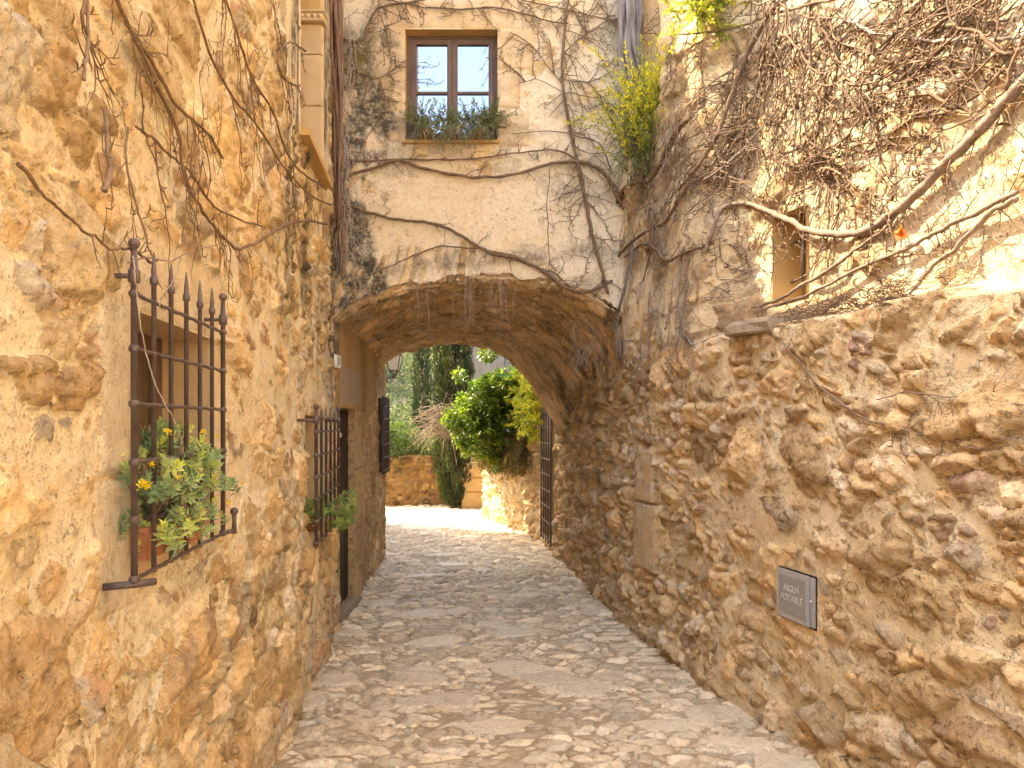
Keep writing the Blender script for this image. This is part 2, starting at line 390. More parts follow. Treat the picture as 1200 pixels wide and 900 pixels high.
p.inputs['Base Color'].default_value = (0.85, 0.90, 0.97, 1); p.inputs['Roughness'].default_value = 0.3; p.inputs['Transmission Weight'].default_value = 0.35; p.inputs['IOR'].default_value = 1.1
M['milkglass'] = m
m, nt, p = new_mat('dark_glass')
p.inputs['Base Color'].default_value = (0.06, 0.055, 0.05, 1); p.inputs['Roughness'].default_value = 0.08
M['darkglass'] = m

# ------------------------------------------------------------------ plan of the lane
def left_x(y): return -0.798 - 0.11 * y
RP_Y = np.array([-6, 0, 2.5, 3.58, 4.47, 5.9, 7.4, 8.9, 10.0, 11.1, 12.5])
RP_X = np.array([4.0, 2.42, 1.78, 1.49, 1.26, 0.90, 0.72, 0.56, 0.44, 0.13, -0.49])
def right_x(y): return np.interp(y, RP_Y, RP_X)
def tun_left_x(y): return -1.45 - 0.0367 * (y - 5.9)
def ledge_z(y): return 2.13 + 0.09 * (vnoise(np.asarray(y) * 1.7, np.asarray(y) * 0 + 3.3, 5) - 0.4) + 0.05 * (vnoise(np.asarray(y) * 7.0, np.asarray(y) * 0 + 1.3, 6) - 0.5)
def right_set(y, z):
    """how far the right wall lies behind its base line"""
    y = np.asarray(y, float); z = np.asarray(z, float)
    a = 0.22 * sstep(0.0, 0.05, z - ledge_z(y)) * sstep(4.75, 4.35, y)
    b = 0.60 * sstep(0.0, 0.05, z - 3.95) * sstep(5.22, 5.30, y) * sstep(6.3, 6.2, y)
    return a + b
def arch_z(x, y):
    """underside of the vault"""
    x = np.asarray(x, float); y = np.asarray(y, float)
    t = np.clip((y - 5.9) / 3.0, 0, 1)
    xl = tun_left_x(y); xr = right_x(y)
    xc = xl * 0.45 + xr * 0.55 - 0.25 * t
    zc = 2.80 - 0.17 * t; zl = 2.46 - 0.04 * t; zr = 2.50 - 0.95 * t
    tl = np.clip((xc - x) / (xc - xl), 0, 1.15); tr = np.clip((x - xc) / (xr - xc), 0, 1.15)
    return np.where(x < xc, zc - (zc - zl) * tl ** 2.4, zc - (zc - zr) * tr ** 2.4)
def ray(px, py): return np.array([(px - CX) / F_PX, 1.0, (CY - py) / F_PX])
class Surf:
    def __init__(s, kind): s.kind = kind
    def pos(s, u, v, off):
        if s.kind == 'facade': return (u, 5.9 - off, v)
        if s.kind == 'left': return (left_x(u) + off, u, v)
        if s.kind == 'right': return (float(right_x(u) + right_set(u, v)) - off, u, v)
    def unproj(s, px, py):
        r = ray(px, py)
        if s.kind == 'facade': return (r[0] * 5.9, H_CAM + r[2] * 5.9)
        ys = np.linspace(1.0, 12.4, 2400); xs = r[0] * ys; zs = H_CAM + r[2] * ys
        if s.kind == 'left': f = left_x(ys) - xs
        else: f = xs - (right_x(ys) + right_set(ys, zs))
        k = np.argmax(f > 0)
        if not (f > 0).any(): k = len(ys) - 1
        return (float(ys[k]), float(zs[k]))
FAC, LEF, RIG = Surf('facade'), Surf('left'), Surf('right')

def snap(arr, vals):
    arr = arr.copy()
    for v in vals:
        arr[np.argmin(np.abs(arr - v))] = v
    return arr
def open_fade(U, V, rects, w=0.05):
    f = np.ones_like(U)
    for (a, b, c, d) in rects:
        dx = np.maximum(np.maximum(a - U, U - b), 0); dy = np.maximum(np.maximum(c - V, V - d), 0)
        f = np.minimum(f, np.clip(np.sqrt(dx * dx + dy * dy) / w, 0, 1))
    return f
def keep_faces(u, v, rects):
    uc = 0.5 * (u[1:] + u[:-1])[:, None]; vc = 0.5 * (v[1:] + v[:-1])[None, :]
    k = np.ones((len(u) - 1, len(v) - 1), bool)
    for (a, b, c, d) in rects: k &= ~((uc > a) & (uc < b) & (vc > c) & (vc < d))
    return k
def dress(U, V, h, d, r1, r2, dr, blocks, seed=1):
    """dressed blocks: (u0,u1,v0,v1,height,tone,amount)"""
    for i, (a, b, c, e, hh, tone, am) in enumerate(blocks):
        wob = (fbm(U / 0.12, V / 0.12, seed + i, 3) - 0.5) * 0.03
        dist = np.minimum(np.minimum(U - a, b - U), np.minimum(V - c, e - V)) + wob * 0.4
        k = dist > 0
        prof = hh + 0.004 * (1 - np.exp(-np.clip(dist, 0, 1) / 0.008)) + (fbm(U / 0.05, V / 0.05, seed + 90, 4) - 0.5) * 0.006
        w = sstep(0.0, 0.01, dist)
        h[:] = np.where(k, h * (1 - w) + prof * w, h); d[:] = np.where(k, 0.02 * w + d * (1 - w) * 0, d)
        r2[:] = np.where(k, tone, r2); dr[:] = np.where(k, am * w, dr)

def var_steps(a, b, fn):
    out = [a]
    while out[-1] < b: out.append(out[-1] + fn(out[-1]))
    out[-1] = b
    return np.array(out)
def reveal(name, side, y0, y1, z0, z1, xface, depth, mat, parent, lip=0.0):
    """inner faces of a wall opening; side=+1: wall faces +x (left wall), -1: right wall"""
    n = 14; m = MB()
    def quad(fn, nu, nv):
        V = []; F = []
        for i in range(nu + 1):
            for j in range(nv + 1): V.append(fn(i / nu, j / nv))
        for i in range(nu):
            for j in range(nv):
                a = i * (nv + 1) + j; F.append((a, a + nv + 1, a + nv + 2, a + 1))
        m.add(V, F)
    g = lambda y: xface(y) + side * lip
    for yy in (y0, y1): quad(lambda s, t: (g(yy) - side * depth * s, yy, z0 + (z1 - z0) * t), 6, n)
    for zz in (z0, z1): quad(lambda s, t: (g(y0 + (y1 - y0) * t) - side * depth * s, y0 + (y1 - y0) * t, zz), 6, n)
    return m.build(name, mat, parent)

# ------------------------------------------------------------------ ground and street
def build_street():
    ys = var_steps(2.6, 16.0, lambda y: 0.0040 + 0.0010 * y)
    xs = np.arange(-2.9, 2.1, 0.010)
    U, V = np.meshgrid(xs, ys, indexing='ij')
    h, d, r1, r2, r3 = stone_field(U, V, 11, 0.175, 0.082, relief=0.046, amp=0.006, tilt=0.018, rough=0.004, mort=-0.009, mvar=0.004,
                                   big=0.5, warp=0.5, edge_w=0.011, fine=0.6, mscale=0.6, soft=0.002, p=2.2, facet=0.002, en=0.005)
    # scattered large flat slabs
    hb, db, q1, q2, q3 = stone_field(U + 40, V, 23, 0.36, 0.20, relief=0.016, amp=0.003, tilt=0.004, rough=0.004, mort=-0.02, mvar=0.0,
                                     big=1.0, warp=0.25, edge_w=0.012, soft=0.002, p=2.2, facet=0.0, en=0.003)
    e, du, dv, iu, iv = cells((U + 40 + (fbm(U / .47 + 0, V / .47, 923, 3) - .5) * 0) / 0.36, V / 0.20, 23, 0.8, 2.2)
    sel = (q3 > 0.90) & (db > 0.0225 - 0.006)
    h = np.where(sel, np.maximum(h * 0.2, hb * 0.6 + 0.008), h); d = np.where(sel, 0.015, d)
    r1 = np.where(sel, 0.45 + 0.3 * (q1 - .5), r1); r2 = np.where(sel, 0.35 + 0.3 * q2, r2)
    # worn central strip, earth packed over the stones
    cx = 0.02 + 0.10 * (fbm(V / 1.1, V * 0, 31, 3) - 0.5)
    worn = sstep(0.30, 0.02, np.abs(U - cx) + 0.25 * (fbm(U / .3, V / .4, 35, 3) - 0.5)) * sstep(6.5, 3.4, V)
    hm = -0.001 + 0.004 * (fbm(U / .08, V / .08, 33, 3) - 0.5)
    k = worn * 0.45
    h = h * (1 - k) + hm * k; d = d - worn * 0.006
    h += 0.05 * (fbm(U / 1.3, V / 1.3, 37, 3) - 0.5) * 0.6
    P = np.stack([U, V, h - 0.0], -1)
    srnd = np.stack([r1, r2, np.zeros_like(r1)], -1); ext = np.zeros(U.shape + (3,))
    pass
    o = grid_mesh('cobbled_street', P, attrs={'smask': d, 'srnd': srnd, 'ext': ext}, mat=M['cobble'])
    tag(o, kind='structure')
    # coarse paving behind the camera and ground reaching the horizon
    g = MB(); g.box(-60, 60, -60, 2.62, -0.3, -0.012); o = g.build('paving', M['cobble2']); tag(o, kind='structure')
M['cobble2'] = simple('far_paving', (0.46, 0.36, 0.26), (0.36, 0.27, 0.19), 8, 0.8, 0.3, 0, 1, 14, 0.03)
M['earth'] = simple('hill_earth', (0.09, 0.085, 0.04), (0.13, 0.11, 0.06), 0.08, 0.95, 0.1, 0, 0.5, 0.8, 0.3)
build_street()

# ------------------------------------------------------------------ left house
LEFT_H = 6.4
WIN1 = (1.90, 2.60, 1.28, 1.95)
WIN2 = (4.50, 5.15, 0.95, 1.70)
WIN3 = (4.34, 5.25, 3.42, 5.60)
def build_left():
    root = empty('stone_house', (-1.2, 2.0, 0), 'pale ochre rubble stone house along the left side of the lane, with two barred windows', 'house')
    ys = np.concatenate([np.arange(-5, 0.9, 0.08), var_steps(0.9, 5.92, lambda y: 0.0055 + 0.0006 * y)])
    zs = np.concatenate([np.arange(-0.05, 3.7, 0.009), np.arange(3.7, LEFT_H, 0.02), [LEFT_H]])
    rects = [WIN1, WIN2, WIN3]
    ys = snap(ys, [a for r in rects for a in r[:2]]); zs = snap(zs, [a for r in rects for a in r[2:]])
    U, V = np.meshgrid(ys, zs, indexing='ij')
    low = sstep(1.5, 0.8, V + 0.25 * (fbm(U / 1.0, V / 1.0, 51, 3) - 0.5) - 0.12 * (U - 2))
    h1, d1, r1, r2, r3 = stone_field(U, V, 101, 0.36, 0.20, relief=0.036, amp=0.014, tilt=0.022, rough=0.012, mort=-0.0010, mvar=0.024, big=0.5, warp=0.45, edge_w=0.013, mscale=0.5, soft=0.002, p=2.8, facet=0.013, fine=0.5)
    d = d1 + 0.005 * low - 0.003 * (1 - low); h = h1 + 0.012 * (fbm(U / .16, V / .12, 55, 4) - .5)
    h = h + low * np.minimum(0, d1) * 0.8        # deeper joints low down
    h += 0.05 * (fbm(U / 1.2, V / 1.2, 57, 3) - 0.5) + 0.03 * low * (1 - 0)
    dr = np.zeros_like(h)
    blocks = [(1.71, 1.90, 1.52, 1.97, 0.012, 0.8, 1.0), (1.69, 1.90, 1.18, 1.515, 0.010, 0.6, 1.0),
              (1.80, 2.74, 1.955, 2.20, 0.010, 0.5, 0.75), (2.60, 2.74, 1.25, 1.95, 0.006, 0.5, 0.7),
              (4.36, 4.50, 0.90, 1.75, 0.012, 0.6, 0.9), (5.15, 5.32, 0.90, 1.75, 0.010, 0.6, 0.9),
              (4.14, 4.34, 3.35, 3.95, 0.014, 0.8, 1.0), (4.10, 4.34, 3.96, 4.5, 0.014, 0.7, 1.0), (4.14, 4.34, 4.51, 5.2, 0.014, 0.7, 1.0),
              (5.25, 5.45, 3.4, 5.6, 0.012, 0.7, 1.0)]
    dress(U, V, h, d, r1, r2, dr, blocks, 300)
    fd = open_fade(U, V, rects, 0.04)
    h = h * fd + 0.010 * (1 - fd)
    h = h * sstep(5.93, 5.86, U) + 0 * U
    ext = np.zeros(U.shape + (3,))
    streak = fbm(U / 0.10, V / 1.4, 61, 4)
    ext[..., 0] = np.clip(0.95 * sstep(0.46, 0.66, streak) * sstep(2.9, 4.4, U) * sstep(1.7, 2.6, V) + 0.8 * sstep(5.2, 5.9, U) * sstep(1.2, 2.2, V) * sstep(0.3, 0.6, fbm(U / .2, V / .4, 62, 3)), 0, 1)
    ext[..., 0] += 0.5 * sstep(0.62, 0.74, fbm(U / 0.4, V / 0.3, 63, 4)) * low
    ext[..., 0] = np.clip(ext[..., 0], 0, 0.9)
    P = np.stack([left_x(U) + h, U, V], -1)
    LOW_Y, LOW_H = ys[np.argmin(np.abs(ys - 3.2))], zs[np.argmin(np.abs(zs - 4.6))]  # roof drop added out of view: clears the pane reflection, adds bounce light
    grid_mesh('wall', P, keep_faces(ys, zs, rects + [(-9, LOW_Y, LOW_H, 9)]), {'smask': d, 'srnd': np.stack([r1, r2, dr], -1), 'ext': ext}, M['wall_left'], root, flip=True)
    m = MB(); m.box(-9, left_x(LOW_Y) + .01, LOW_Y, LOW_Y + .2, LOW_H - .05, LEFT_H); m.build('added_step_wall', M['plaster'], root)  # added wall closing the unseen roof drop
    # roof, inner mass
    for ya, yb_, hz in ((-5, LOW_Y, LOW_H), (LOW_Y, 5.88, LEFT_H)):
        m = MB(); V = [(-9, ya, 0), (left_x(ya) + 0.06, ya, 0), (left_x(yb_) + 0.06, yb_, 0), (-9, yb_, 0)]
        m.add([(x, y, hz) for x, y, _ in V] + [(x, y, hz + 0.12) for x, y, _ in V], [(3, 2, 1, 0), (4, 5, 6, 7), (0, 1, 5, 4), (1, 2, 6, 5), (2, 3, 7, 6), (3, 0, 4, 7)]); m.build('roof', M['terracotta'], root)
    m = MB(); m.box(-9, -8.9, -5, 5.88, 0, LOW_H); m.box(-8.9, -1.0, -5.05, -4.98, 0, LOW_H); m.build('rear_wall', M['plaster'], root)
    lx = lambda y: left_x(y)
    # window behind the first grille
    w = MB()
    yb0, yb1, zb0, zb1 = WIN1
    dpt = 0.17
    def leaning(mb, y0, y1, z0, z1, dep, th):
        x0 = left_x(y0) - dep; x1 = left_x(y1) - dep
        v = [(x0, y0, z0), (x0, y0, z1), (x1, y1, z1), (x1, y1, z0), (x0 - th, y0, z0), (x0 - th, y0, z1), (x1 - th, y1, z1), (x1 - th, y1, z0)]
        mb.add(v, [(0, 1, 2, 3), (7, 6, 5, 4), (0, 4, 5, 1), (3, 2, 6, 7), (1, 5, 6, 2), (0, 3, 7, 4)])
    for y0, y1, z0, z1 in ((yb0, yb0 + .05, zb0, zb1), (yb1 - .05, yb1, zb0, zb1), (yb0 + .05, yb1 - .05, zb1 - .05, zb1), (yb0 + .05, yb1 - .05, zb0, zb0 + .05), ((yb0 + yb1) / 2 - .035, (yb0 + yb1) / 2 + .035, zb0 + .05, zb1 - .05)):
        leaning(w, y0, y1, z0, z1, dpt, 0.05)
    win = w.build('window', M['wood'], root)
    g = MB(); leaning(g, yb0 + .04, yb1 - .04, zb0 + .04, zb1 - .04, dpt + 0.03, 0.01); g.build('pane', M['olivewood'], win)
    reveal('window_reveal', 1, *WIN1, lx, 0.26, M['dressed'], root, 0.010)
    m = MB(); leaning(m, yb0 - 0.01, yb1 + 0.02, zb0 - 0.03, zb0 + 0.006, 0.0 - 0.016, 0.22); m.build('window_sill', M['dressed'], root)
    # second window
    w = MB(); leaning(w, WIN2[0], WIN2[1], WIN2[2], WIN2[3], 0.16, 0.04); w2 = w.build('window', M['darkwood'], root)
    reveal('window_reveal', 1, *WIN2, lx, 0.22, M['dressed'], root, 0.010)
    m = MB(); leaning(m, 4.38, 5.30, 0.89, 0.952, -0.05, 0.2); m.build('window_sill', M['dressed'], root)
    # tall upper opening with dressed jamb blocks, carved moulding and sloping sill
    reveal('window_reveal', 1, *WIN3, lx, 0.40, M['dressed'], root, 0.012)
    w = MB(); leaning(w, WIN3[0], WIN3[1], WIN3[2], WIN3[3], 0.38, 0.04); w3 = w.build('window', M['darkwood'], root)
    zt = 3.45
    j = MB(); jy = MB(); cv = MB()
    for k, (z0, z1, yl) in enumerate(((3.47, 3.93, 0), (3.935, 4.30, 0), (4.305, 4.52, 0), (4.615, 4.93, 1), (4.935, 5.55, 0))):
        tgt = MB()
        x1 = left_x(5.25) + 0.005; tgt.box(x1 - 0.36, x1 - (0.0 if not yl else 0.01), 5.215, 5.28, z0, z1, 0.004)
        tgt.build('jamb_block', M['dressed_yellow' if yl else 'dressed'], root)
    x1 = left_x(5.25) + 0.03
    cv.box(x1 - 0.36, x1, 5.175, 5.28, 4.525, 4.545, 0.003); cv.box(x1 - 0.36, x1, 5.185, 5.28, 4.595, 4.612, 0.003)
    cv.box(x1 - 0.36, x1 - .01, 5.20, 5.28, 4.546, 4.594)
    for k in range(7):
        cv.ball((x1 - 0.03 - 0.045 * k, 5.198, 4.570), 0.017, 10, 6)
    cv.build('carved_moulding', M['dressed'], root)
    s = MB(); xa, xb = left_x(4.3), left_x(5.28)
    v = [(xa + 0.07, 4.30, 3.36), (xb + 0.07, 5.28, 3.36), (xb - 0.3, 5.28, 3.36), (xa - 0.3, 4.30, 3.36),
         (xa + 0.07, 4.30, 3.40), (xb + 0.07, 5.28, 3.40), (xb - 0.3, 5.28, 3.50), (xa - 0.3, 4.30, 3.50)]
    s.add(v, [(0, 1, 5, 4), (1, 2, 6, 5), (2, 3, 7, 6), (3, 0, 4, 7), (4, 5, 6, 7), (3, 2, 1, 0)]); s.build('window_sill', M['dressed_yellow'], root)
    return root
build_left()

# ------------------------------------------------------------------ arch house: facade, vault, left tunnel wall
ARCH_H = 6.95
FW = (-0.868, -0.118, 3.947, 4.85)     # facade window (x0,x1,z0,z1)
DOOR = (6.02, 6.72, -0.05, 1.78)
def build_arch():
    root = empty('arch_house', (-0.3, 7.4, 0), 'plastered stone house bridging the lane on a low vaulted arch with one upper window', 'house')
    xs = np.arange(-1.56, 1.62, 0.011)
    xs = snap(xs, FW[:2])
    zs = np.concatenate([np.zeros(1), np.arange(0.011, 2.75, 0.011), np.arange(2.75, 4.4, 0.03)])
    a = arch_z(xs, np.full_like(xs, 5.9))
    a = a + 0.03 * (fbm(xs / 0.07, xs * 0, 71, 3) - 0.5)
    # rows: blend from the arch curve to level rows
    nz = 330
    t = np.linspace(0, 1, nz)
    Z = a[:, None] * (1 - t)[None, :] + 0
    zlev = a[:, None] + (ARCH_H - a[:, None]) * t[None, :] ** 1.15
    blend = sstep(3.3, 3.8, zlev)
    lev = 2.6 + (ARCH_H - 2.6) * t ** 1.15
    lev = snap(lev, FW[2:])
    V = zlev * (1 - blend) + np.broadcast_to(lev[None, :], zlev.shape) * blend
    V[:, -1] = ARCH_H
    U = np.broadcast_to(xs[:, None], V.shape).copy()
    h, d, r1, r2, r3 = stone_field(U, V, 201, 0.33, 0.20, relief=0.012, amp=0.007, tilt=0.006, rough=0.004, mort=0.006, mvar=0.009, big=0.6, warp=0.4, edge_w=0.02, mscale=0.6, soft=0.003, p=3, facet=0.004)
    # plaster covers nearly everything below the window
    cover = sstep(3.9, 3.5, V) * sstep(-1.25, -0.95, U + 0.2 * (fbm(U / .3, V / .3, 205, 3) - 0.5))
    d = d - 0.012 * cover; h = h * (1 - 0.75 * cover) + 0.006 * cover
    h += 0.02 * (fbm(U / 0.9, V / 0.9, 207, 3) - 0.5)
    # voussoirs: thin stones on edge along the arch
    dep = V - a[:, None]
    ring = sstep(0.36, 0.30, dep + 0.14 * (fbm(U / .09, V * 0, 209, 2) - 0.5))
    hv, dv_, q1, q2, q3 = stone_field(U * 1.0 + 20 + 0.5 * dep * (U + 0.3), dep + 50.2, 211, 0.085, 0.75, relief=0.03, amp=0.012, tilt=0.01, rough=0.006, mort=-0.004, mvar=0.014, big=1.0, warp=0.15, edge_w=0.012, mscale=0.3, soft=0.003)
    ring = ring * (0.35 + 0.65 * sstep(-0.1, -0.9, U))
    kk = ring > 0.35
    h = h * (1 - ring) + hv * ring; d = np.where(kk, dv_ - 0.006 * sstep(-1.0, -0.4, U), d); r1 = np.where(kk, q1 * 0.6 + 0.3, r1); r2 = np.where(kk, q2, r2)
    dr = np.zeros_like(h)
    bl = [(-1.10, FW[0], 4.30, 4.62, 0.010, .5, .7), (-1.04, FW[0], 3.94, 4.29, 0.010, .5, .7), (-1.02, FW[0], 4.63, 4.95, .01, .5, .8), (FW[1], 0.14, 3.90, 4.2, .01, .5, .7), (FW[1], 0.06, 4.21, 4.52, .011, .5, .8),
          (FW[1], 0.18, 4.53, 4.85, .010, .5, .7), (FW[0] - .16, FW[1] + .2, 4.86, 5.08, .010, .6, .8)]
    dress(U, V, h, d, r1, r2, dr, bl, 400)
    fd = open_fade(U, V, [FW], 0.03); h = h * fd + 0.008 * (1 - fd)
    ext = np.zeros(U.shape + (3,))
    nn = fbm(U / 0.16, V / 0.22, 215, 4)
    lft = sstep(-1.0, -1.2, U + 0.45 * (fbm(U / .25, V / .3, 216, 4) - 0.5)) * sstep(2.45, 2.7, V) * sstep(5.0, 4.55, V)
    ext[..., 0] = np.clip(lft * 1.6 * sstep(0.24, 0.40, nn) + 0.35 * sstep(0.55, 0.7, fbm(U / 0.5, V / 0.25, 217, 4)) * (1 - lft) + 0.4 * sstep(0.10, 0.0, np.abs(V - 2.98 - 0.1 * U)) * sstep(.45, .6, nn), 0, 0.95)
    ext[..., 2] = 0.7 * sstep(-1.0, -1.3, U) * sstep(4.3, 4.55, V) * sstep(4.95, 4.7, V)
    # bottom edge rolls back under the arch
    h = h - 0.05 * sstep(0.03, 0.0, dep)
    P = np.stack([U, 5.9 - h, V], -1)
    uc = 0.5 * (U[1:, 1:] + U[:-1, :-1]); vc = 0.5 * (V[1:, 1:] + V[:-1, :-1])
    keep = ~((uc > FW[0]) & (uc < FW[1]) & (vc > FW[2]) & (vc < FW[3]))
    grid_mesh('facade', P, keep, {'smask': d, 'srnd': np.stack([r1, r2, dr], -1), 'ext': ext}, M['facade'], root)
    # vault
    ys = np.arange(5.86, 8.98, 0.014); t = np.linspace(0, 1, 230)
    X = np.zeros((len(t), len(ys))); Yg = np.broadcast_to(ys[None, :], X.shape)
    xl = tun_left_x(ys) - 0.12; xr = right_x(ys) + 0.18
    X = xl[None, :] + (xr - xl)[None, :] * t[:, None]
    Zb = arch_z(X, Yg)
    hh, dd, r1, r2, r3 = stone_field(X * 1.0, Yg, 221, 0.20, 0.10, relief=0.055, amp=0.02, tilt=0.03, rough=0.014, mort=-0.016, mvar=0.014, big=0.4, warp=0.5, edge_w=0.02, mscale=0.5, soft=0.003)
    Zb = Zb - hh + 0.03 * (fbm(X / .5, Yg / .5, 225, 3) - 0.5) + 0.05 * sstep(5.93, 5.86, Yg)
    rear = sstep(8.6, 8.95, Yg)
    Zb = Zb + rear * 0.05 * (fbm(X / 0.09, Yg * 0, 226, 3) - 0.5)
    ext = np.zeros(X.shape + (3,)); ext[..., 0] = 0.8 * sstep(0.0, 0.7, X) * sstep(0.4, 0.6, fbm(X / .3, Yg / .3, 227, 3)) + 0.25 * sstep(.5, .65, fbm(X / .4, Yg / .4, 228, 3))
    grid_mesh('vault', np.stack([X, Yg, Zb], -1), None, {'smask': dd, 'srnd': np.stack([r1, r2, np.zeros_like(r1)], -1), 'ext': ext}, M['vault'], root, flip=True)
    # left wall of the passage, with the door
    ys = np.arange(5.895, 8.97, 0.012); zs = np.arange(-0.05, 2.66, 0.011)
    ys = snap(ys, DOOR[:2]); zs = snap(zs, DOOR[2:])
    U, V = np.meshgrid(ys, zs, indexing='ij')
    h, d, r1, r2, r3 = stone_field(U, V, 231, 0.17, 0.11, relief=0.03, amp=0.012, tilt=0.012, rough=0.010, mort=-0.002, mvar=0.012, big=0.4, warp=0.45, edge_w=0.02, mscale=0.4, soft=0.003)
    pl = sstep(1.72, 1.80, V + 0.1 * (fbm(U / .3, V / .3, 233, 3) - 0.5) + 0.30 * sstep(7.6, 8.2, U) * 0 ) * sstep(8.1, 7.7, U)
    h = h * (1 - pl) + 0.03 * pl; d = d - 0.05 * pl
    dr = np.zeros_like(h)
    dress(U, V, h, d, r1, r2, dr, [(6.72, 7.14, 1.22, 1.76, 0.028, .5, .35), (6.72, 7.22, 0.66, 1.215, 0.032, .45, .4), (6.72, 7.17, -0.1, 0.655, 0.028, .5, .35), (5.8, 6.02, -0.1, 1.76, 0.02, .6, .5)], 500)
    fd = open_fade(U, V, [DOOR], 0.02); h = h * fd + 0.025 * (1 - fd)
    h -= 0.03 * sstep(5.93, 5.895, U)
    ext = np.zeros(U.shape + (3,))
    ext[..., 1] = 0.6 * sstep(0, 0.04, np.minimum(np.minimum(U - 6.05, 6.95 - U), np.minimum(V - 1.80, 2.16 - V)) + 0.05 * (fbm(U / .1, V / .1, 235, 3) - .5)) * (1 - 0.8 * (sstep(0.035, 0.01, np.abs(U - 6.5))))
    ext[..., 0] = 0.3 * sstep(.5, .65, fbm(U / .4, V / .5, 237, 3)) + 0.6 * sstep(6.0, 5.92, U)
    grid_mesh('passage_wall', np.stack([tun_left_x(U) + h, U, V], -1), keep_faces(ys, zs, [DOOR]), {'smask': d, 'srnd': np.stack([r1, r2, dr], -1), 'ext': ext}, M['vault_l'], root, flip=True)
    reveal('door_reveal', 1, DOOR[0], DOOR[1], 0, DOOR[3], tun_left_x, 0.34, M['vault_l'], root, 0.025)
    m = MB()
    for k in range(5):
        y0 = DOOR[0] + 0.7 * k / 5
        m.box(tun_left_x(6.4) - 0.09, tun_left_x(6.4) - 0.05, y0 + .003, y0 + .137, 0.05, DOOR[3] - 0.02, 0.003)
    dr_ = m.build('door', M['darkwood'], root)
    m = MB(); m.ball((tun_left_x(6.4) - 0.03, 6.62, 0.95), 0.022); m.build('handle', M['iron'], dr_)
    m = MB(); m.box(tun_left_x(6.4) - 0.3, tun_left_x(6.4) + 0.07, 6.0, 6.78, -0.04, 0.045, 0.012); m.build('door_step', M['slab'], root)
    # rear face, upper floor mass and roof: stop the daylight as the real building does
    xs = np.linspace(-2.4, 1.6, 200)
    az = arch_z(xs, np.full_like(xs, 8.95)); az = np.where((xs < -1.62), 0.0, az); az = np.where(xs > 0.75, 0.0, az)
    t = np.linspace(0, 1, 60); V = az[:, None] + (ARCH_H - az[:, None]) * t[None, :]
    U = np.broadcast_to(xs[:, None], V.shape)
    hh, dd, r1, r2, r3 = stone_field(U, V, 241, 0.3, 0.18, relief=0.02, amp=0.01)
    grid_mesh('rear_wall', np.stack([U, 8.97 + hh, V], -1), None, {'smask': dd, 'srnd': np.stack([r1, r2, np.zeros_like(r1)], -1), 'ext': np.zeros(U.shape + (3,))}, M['facade'], root, flip=True)
    m = MB(); m.box(-8, 3.5, 5.95, 9.1, ARCH_H, ARCH_H + 0.15); m.build('roof', M['terracotta'], root)
    m = MB(); m.box(-8, -1.53, 5.96, 6.1, 0 + 6.0, ARCH_H); m.box(-8, -2.0, 8.9, 8.96, 0, ARCH_H); m.build('side_wall', M['plaster'], root)
    # plaster wall piece right of the facade
    # window: reveal, wooden frame, two casements, panes
    x0, x1, z0, z1 = FW
    m = MB(); D = 0.16
    for (p0, p1, p2, p3) in (((x0, z0), (x0, z1), 0, 0), ((x1, z0), (x1, z1), 0, 0), ((x0, z0), (x1, z0), 0, 0), ((x0, z1), (x1, z1), 0, 0)):
        V = []; F = []
        for i in range(9):
            for j in range(5):
                q = i / 8; V.append((p0[0] + (p1[0] - p0[0]) * q, 5.892 + D * j / 4, p0[1] + (p1[1] - p0[1]) * q))
        for i in range(8):
            for j in range(4):
                a_ = i * 5 + j; F.append((a_, a_ + 5, a_ + 6, a_ + 1))
        m.add(V, F)
    m.build('window_reveal', M['dressed_yellow'], root)
    yb = 5.9 + 0.09
    w = MB(); f = 0.032
    w.box(x0 + .002, x0 + f, yb, yb + .06, z0 + .002, z1 - .002, .003); w.box(x1 - f, x1 - .002, yb, yb + .06, z0 + .002, z1 - .002, .003)
    w.box(x0 + f, x1 - f, yb, yb + .06, z1 - f, z1 - .002, .003); w.box(x0 + f, x1 - f, yb, yb + .06, z0 + .002, z0 + f, .003)
    win = w.build('window', M['wood'], root)
    xm = (x0 + x1) / 2
    for (a0, a1) in ((x0 + f + .002, xm - .001), (xm + .001, x1 - f - .002)):
        c = MB(); g = 0.042; yy = yb - 0.008
        zb, zt_ = z0 + f + .002, z1 - f - .002; zm = (zb + zt_) / 2 - 0.02
        c.box(a0, a0 + g, yy, yy + .045, zb, zt_, .004); c.box(a1 - g, a1, yy, yy + .045, zb, zt_, .004)
        c.box(a0 + g, a1 - g, yy, yy + .045, zb, zb + g + .02, .004); c.box(a0 + g, a1 - g, yy, yy + .045, zt_ - g, zt_, .004)
        c.box(a0 + g, a1 - g, yy + .004, yy + .04, zm - .011, zm + .011, .003)
        c.build('casement', M['wood'], win)
        gl = MB()
        gl.box(a0 + g, a1 - g, yy + .022, yy + .028, zb + g + .02, zm - .011); gl.box(a0 + g, a1 - g, yy + .022, yy + .028, zm + .011, zt_ - g)
        gl.build('pane', M['glass'], win)
    m = MB(); m.box(x0 - .03, x1 + .02, 5.865, 6.0, z0 - .030, z0 - .001, .006); m.build('window_sill', M['dressed_yellow'], root)
    return root
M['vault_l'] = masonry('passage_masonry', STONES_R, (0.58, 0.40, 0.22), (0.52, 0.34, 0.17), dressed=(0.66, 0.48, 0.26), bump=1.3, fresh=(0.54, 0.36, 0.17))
build_arch()

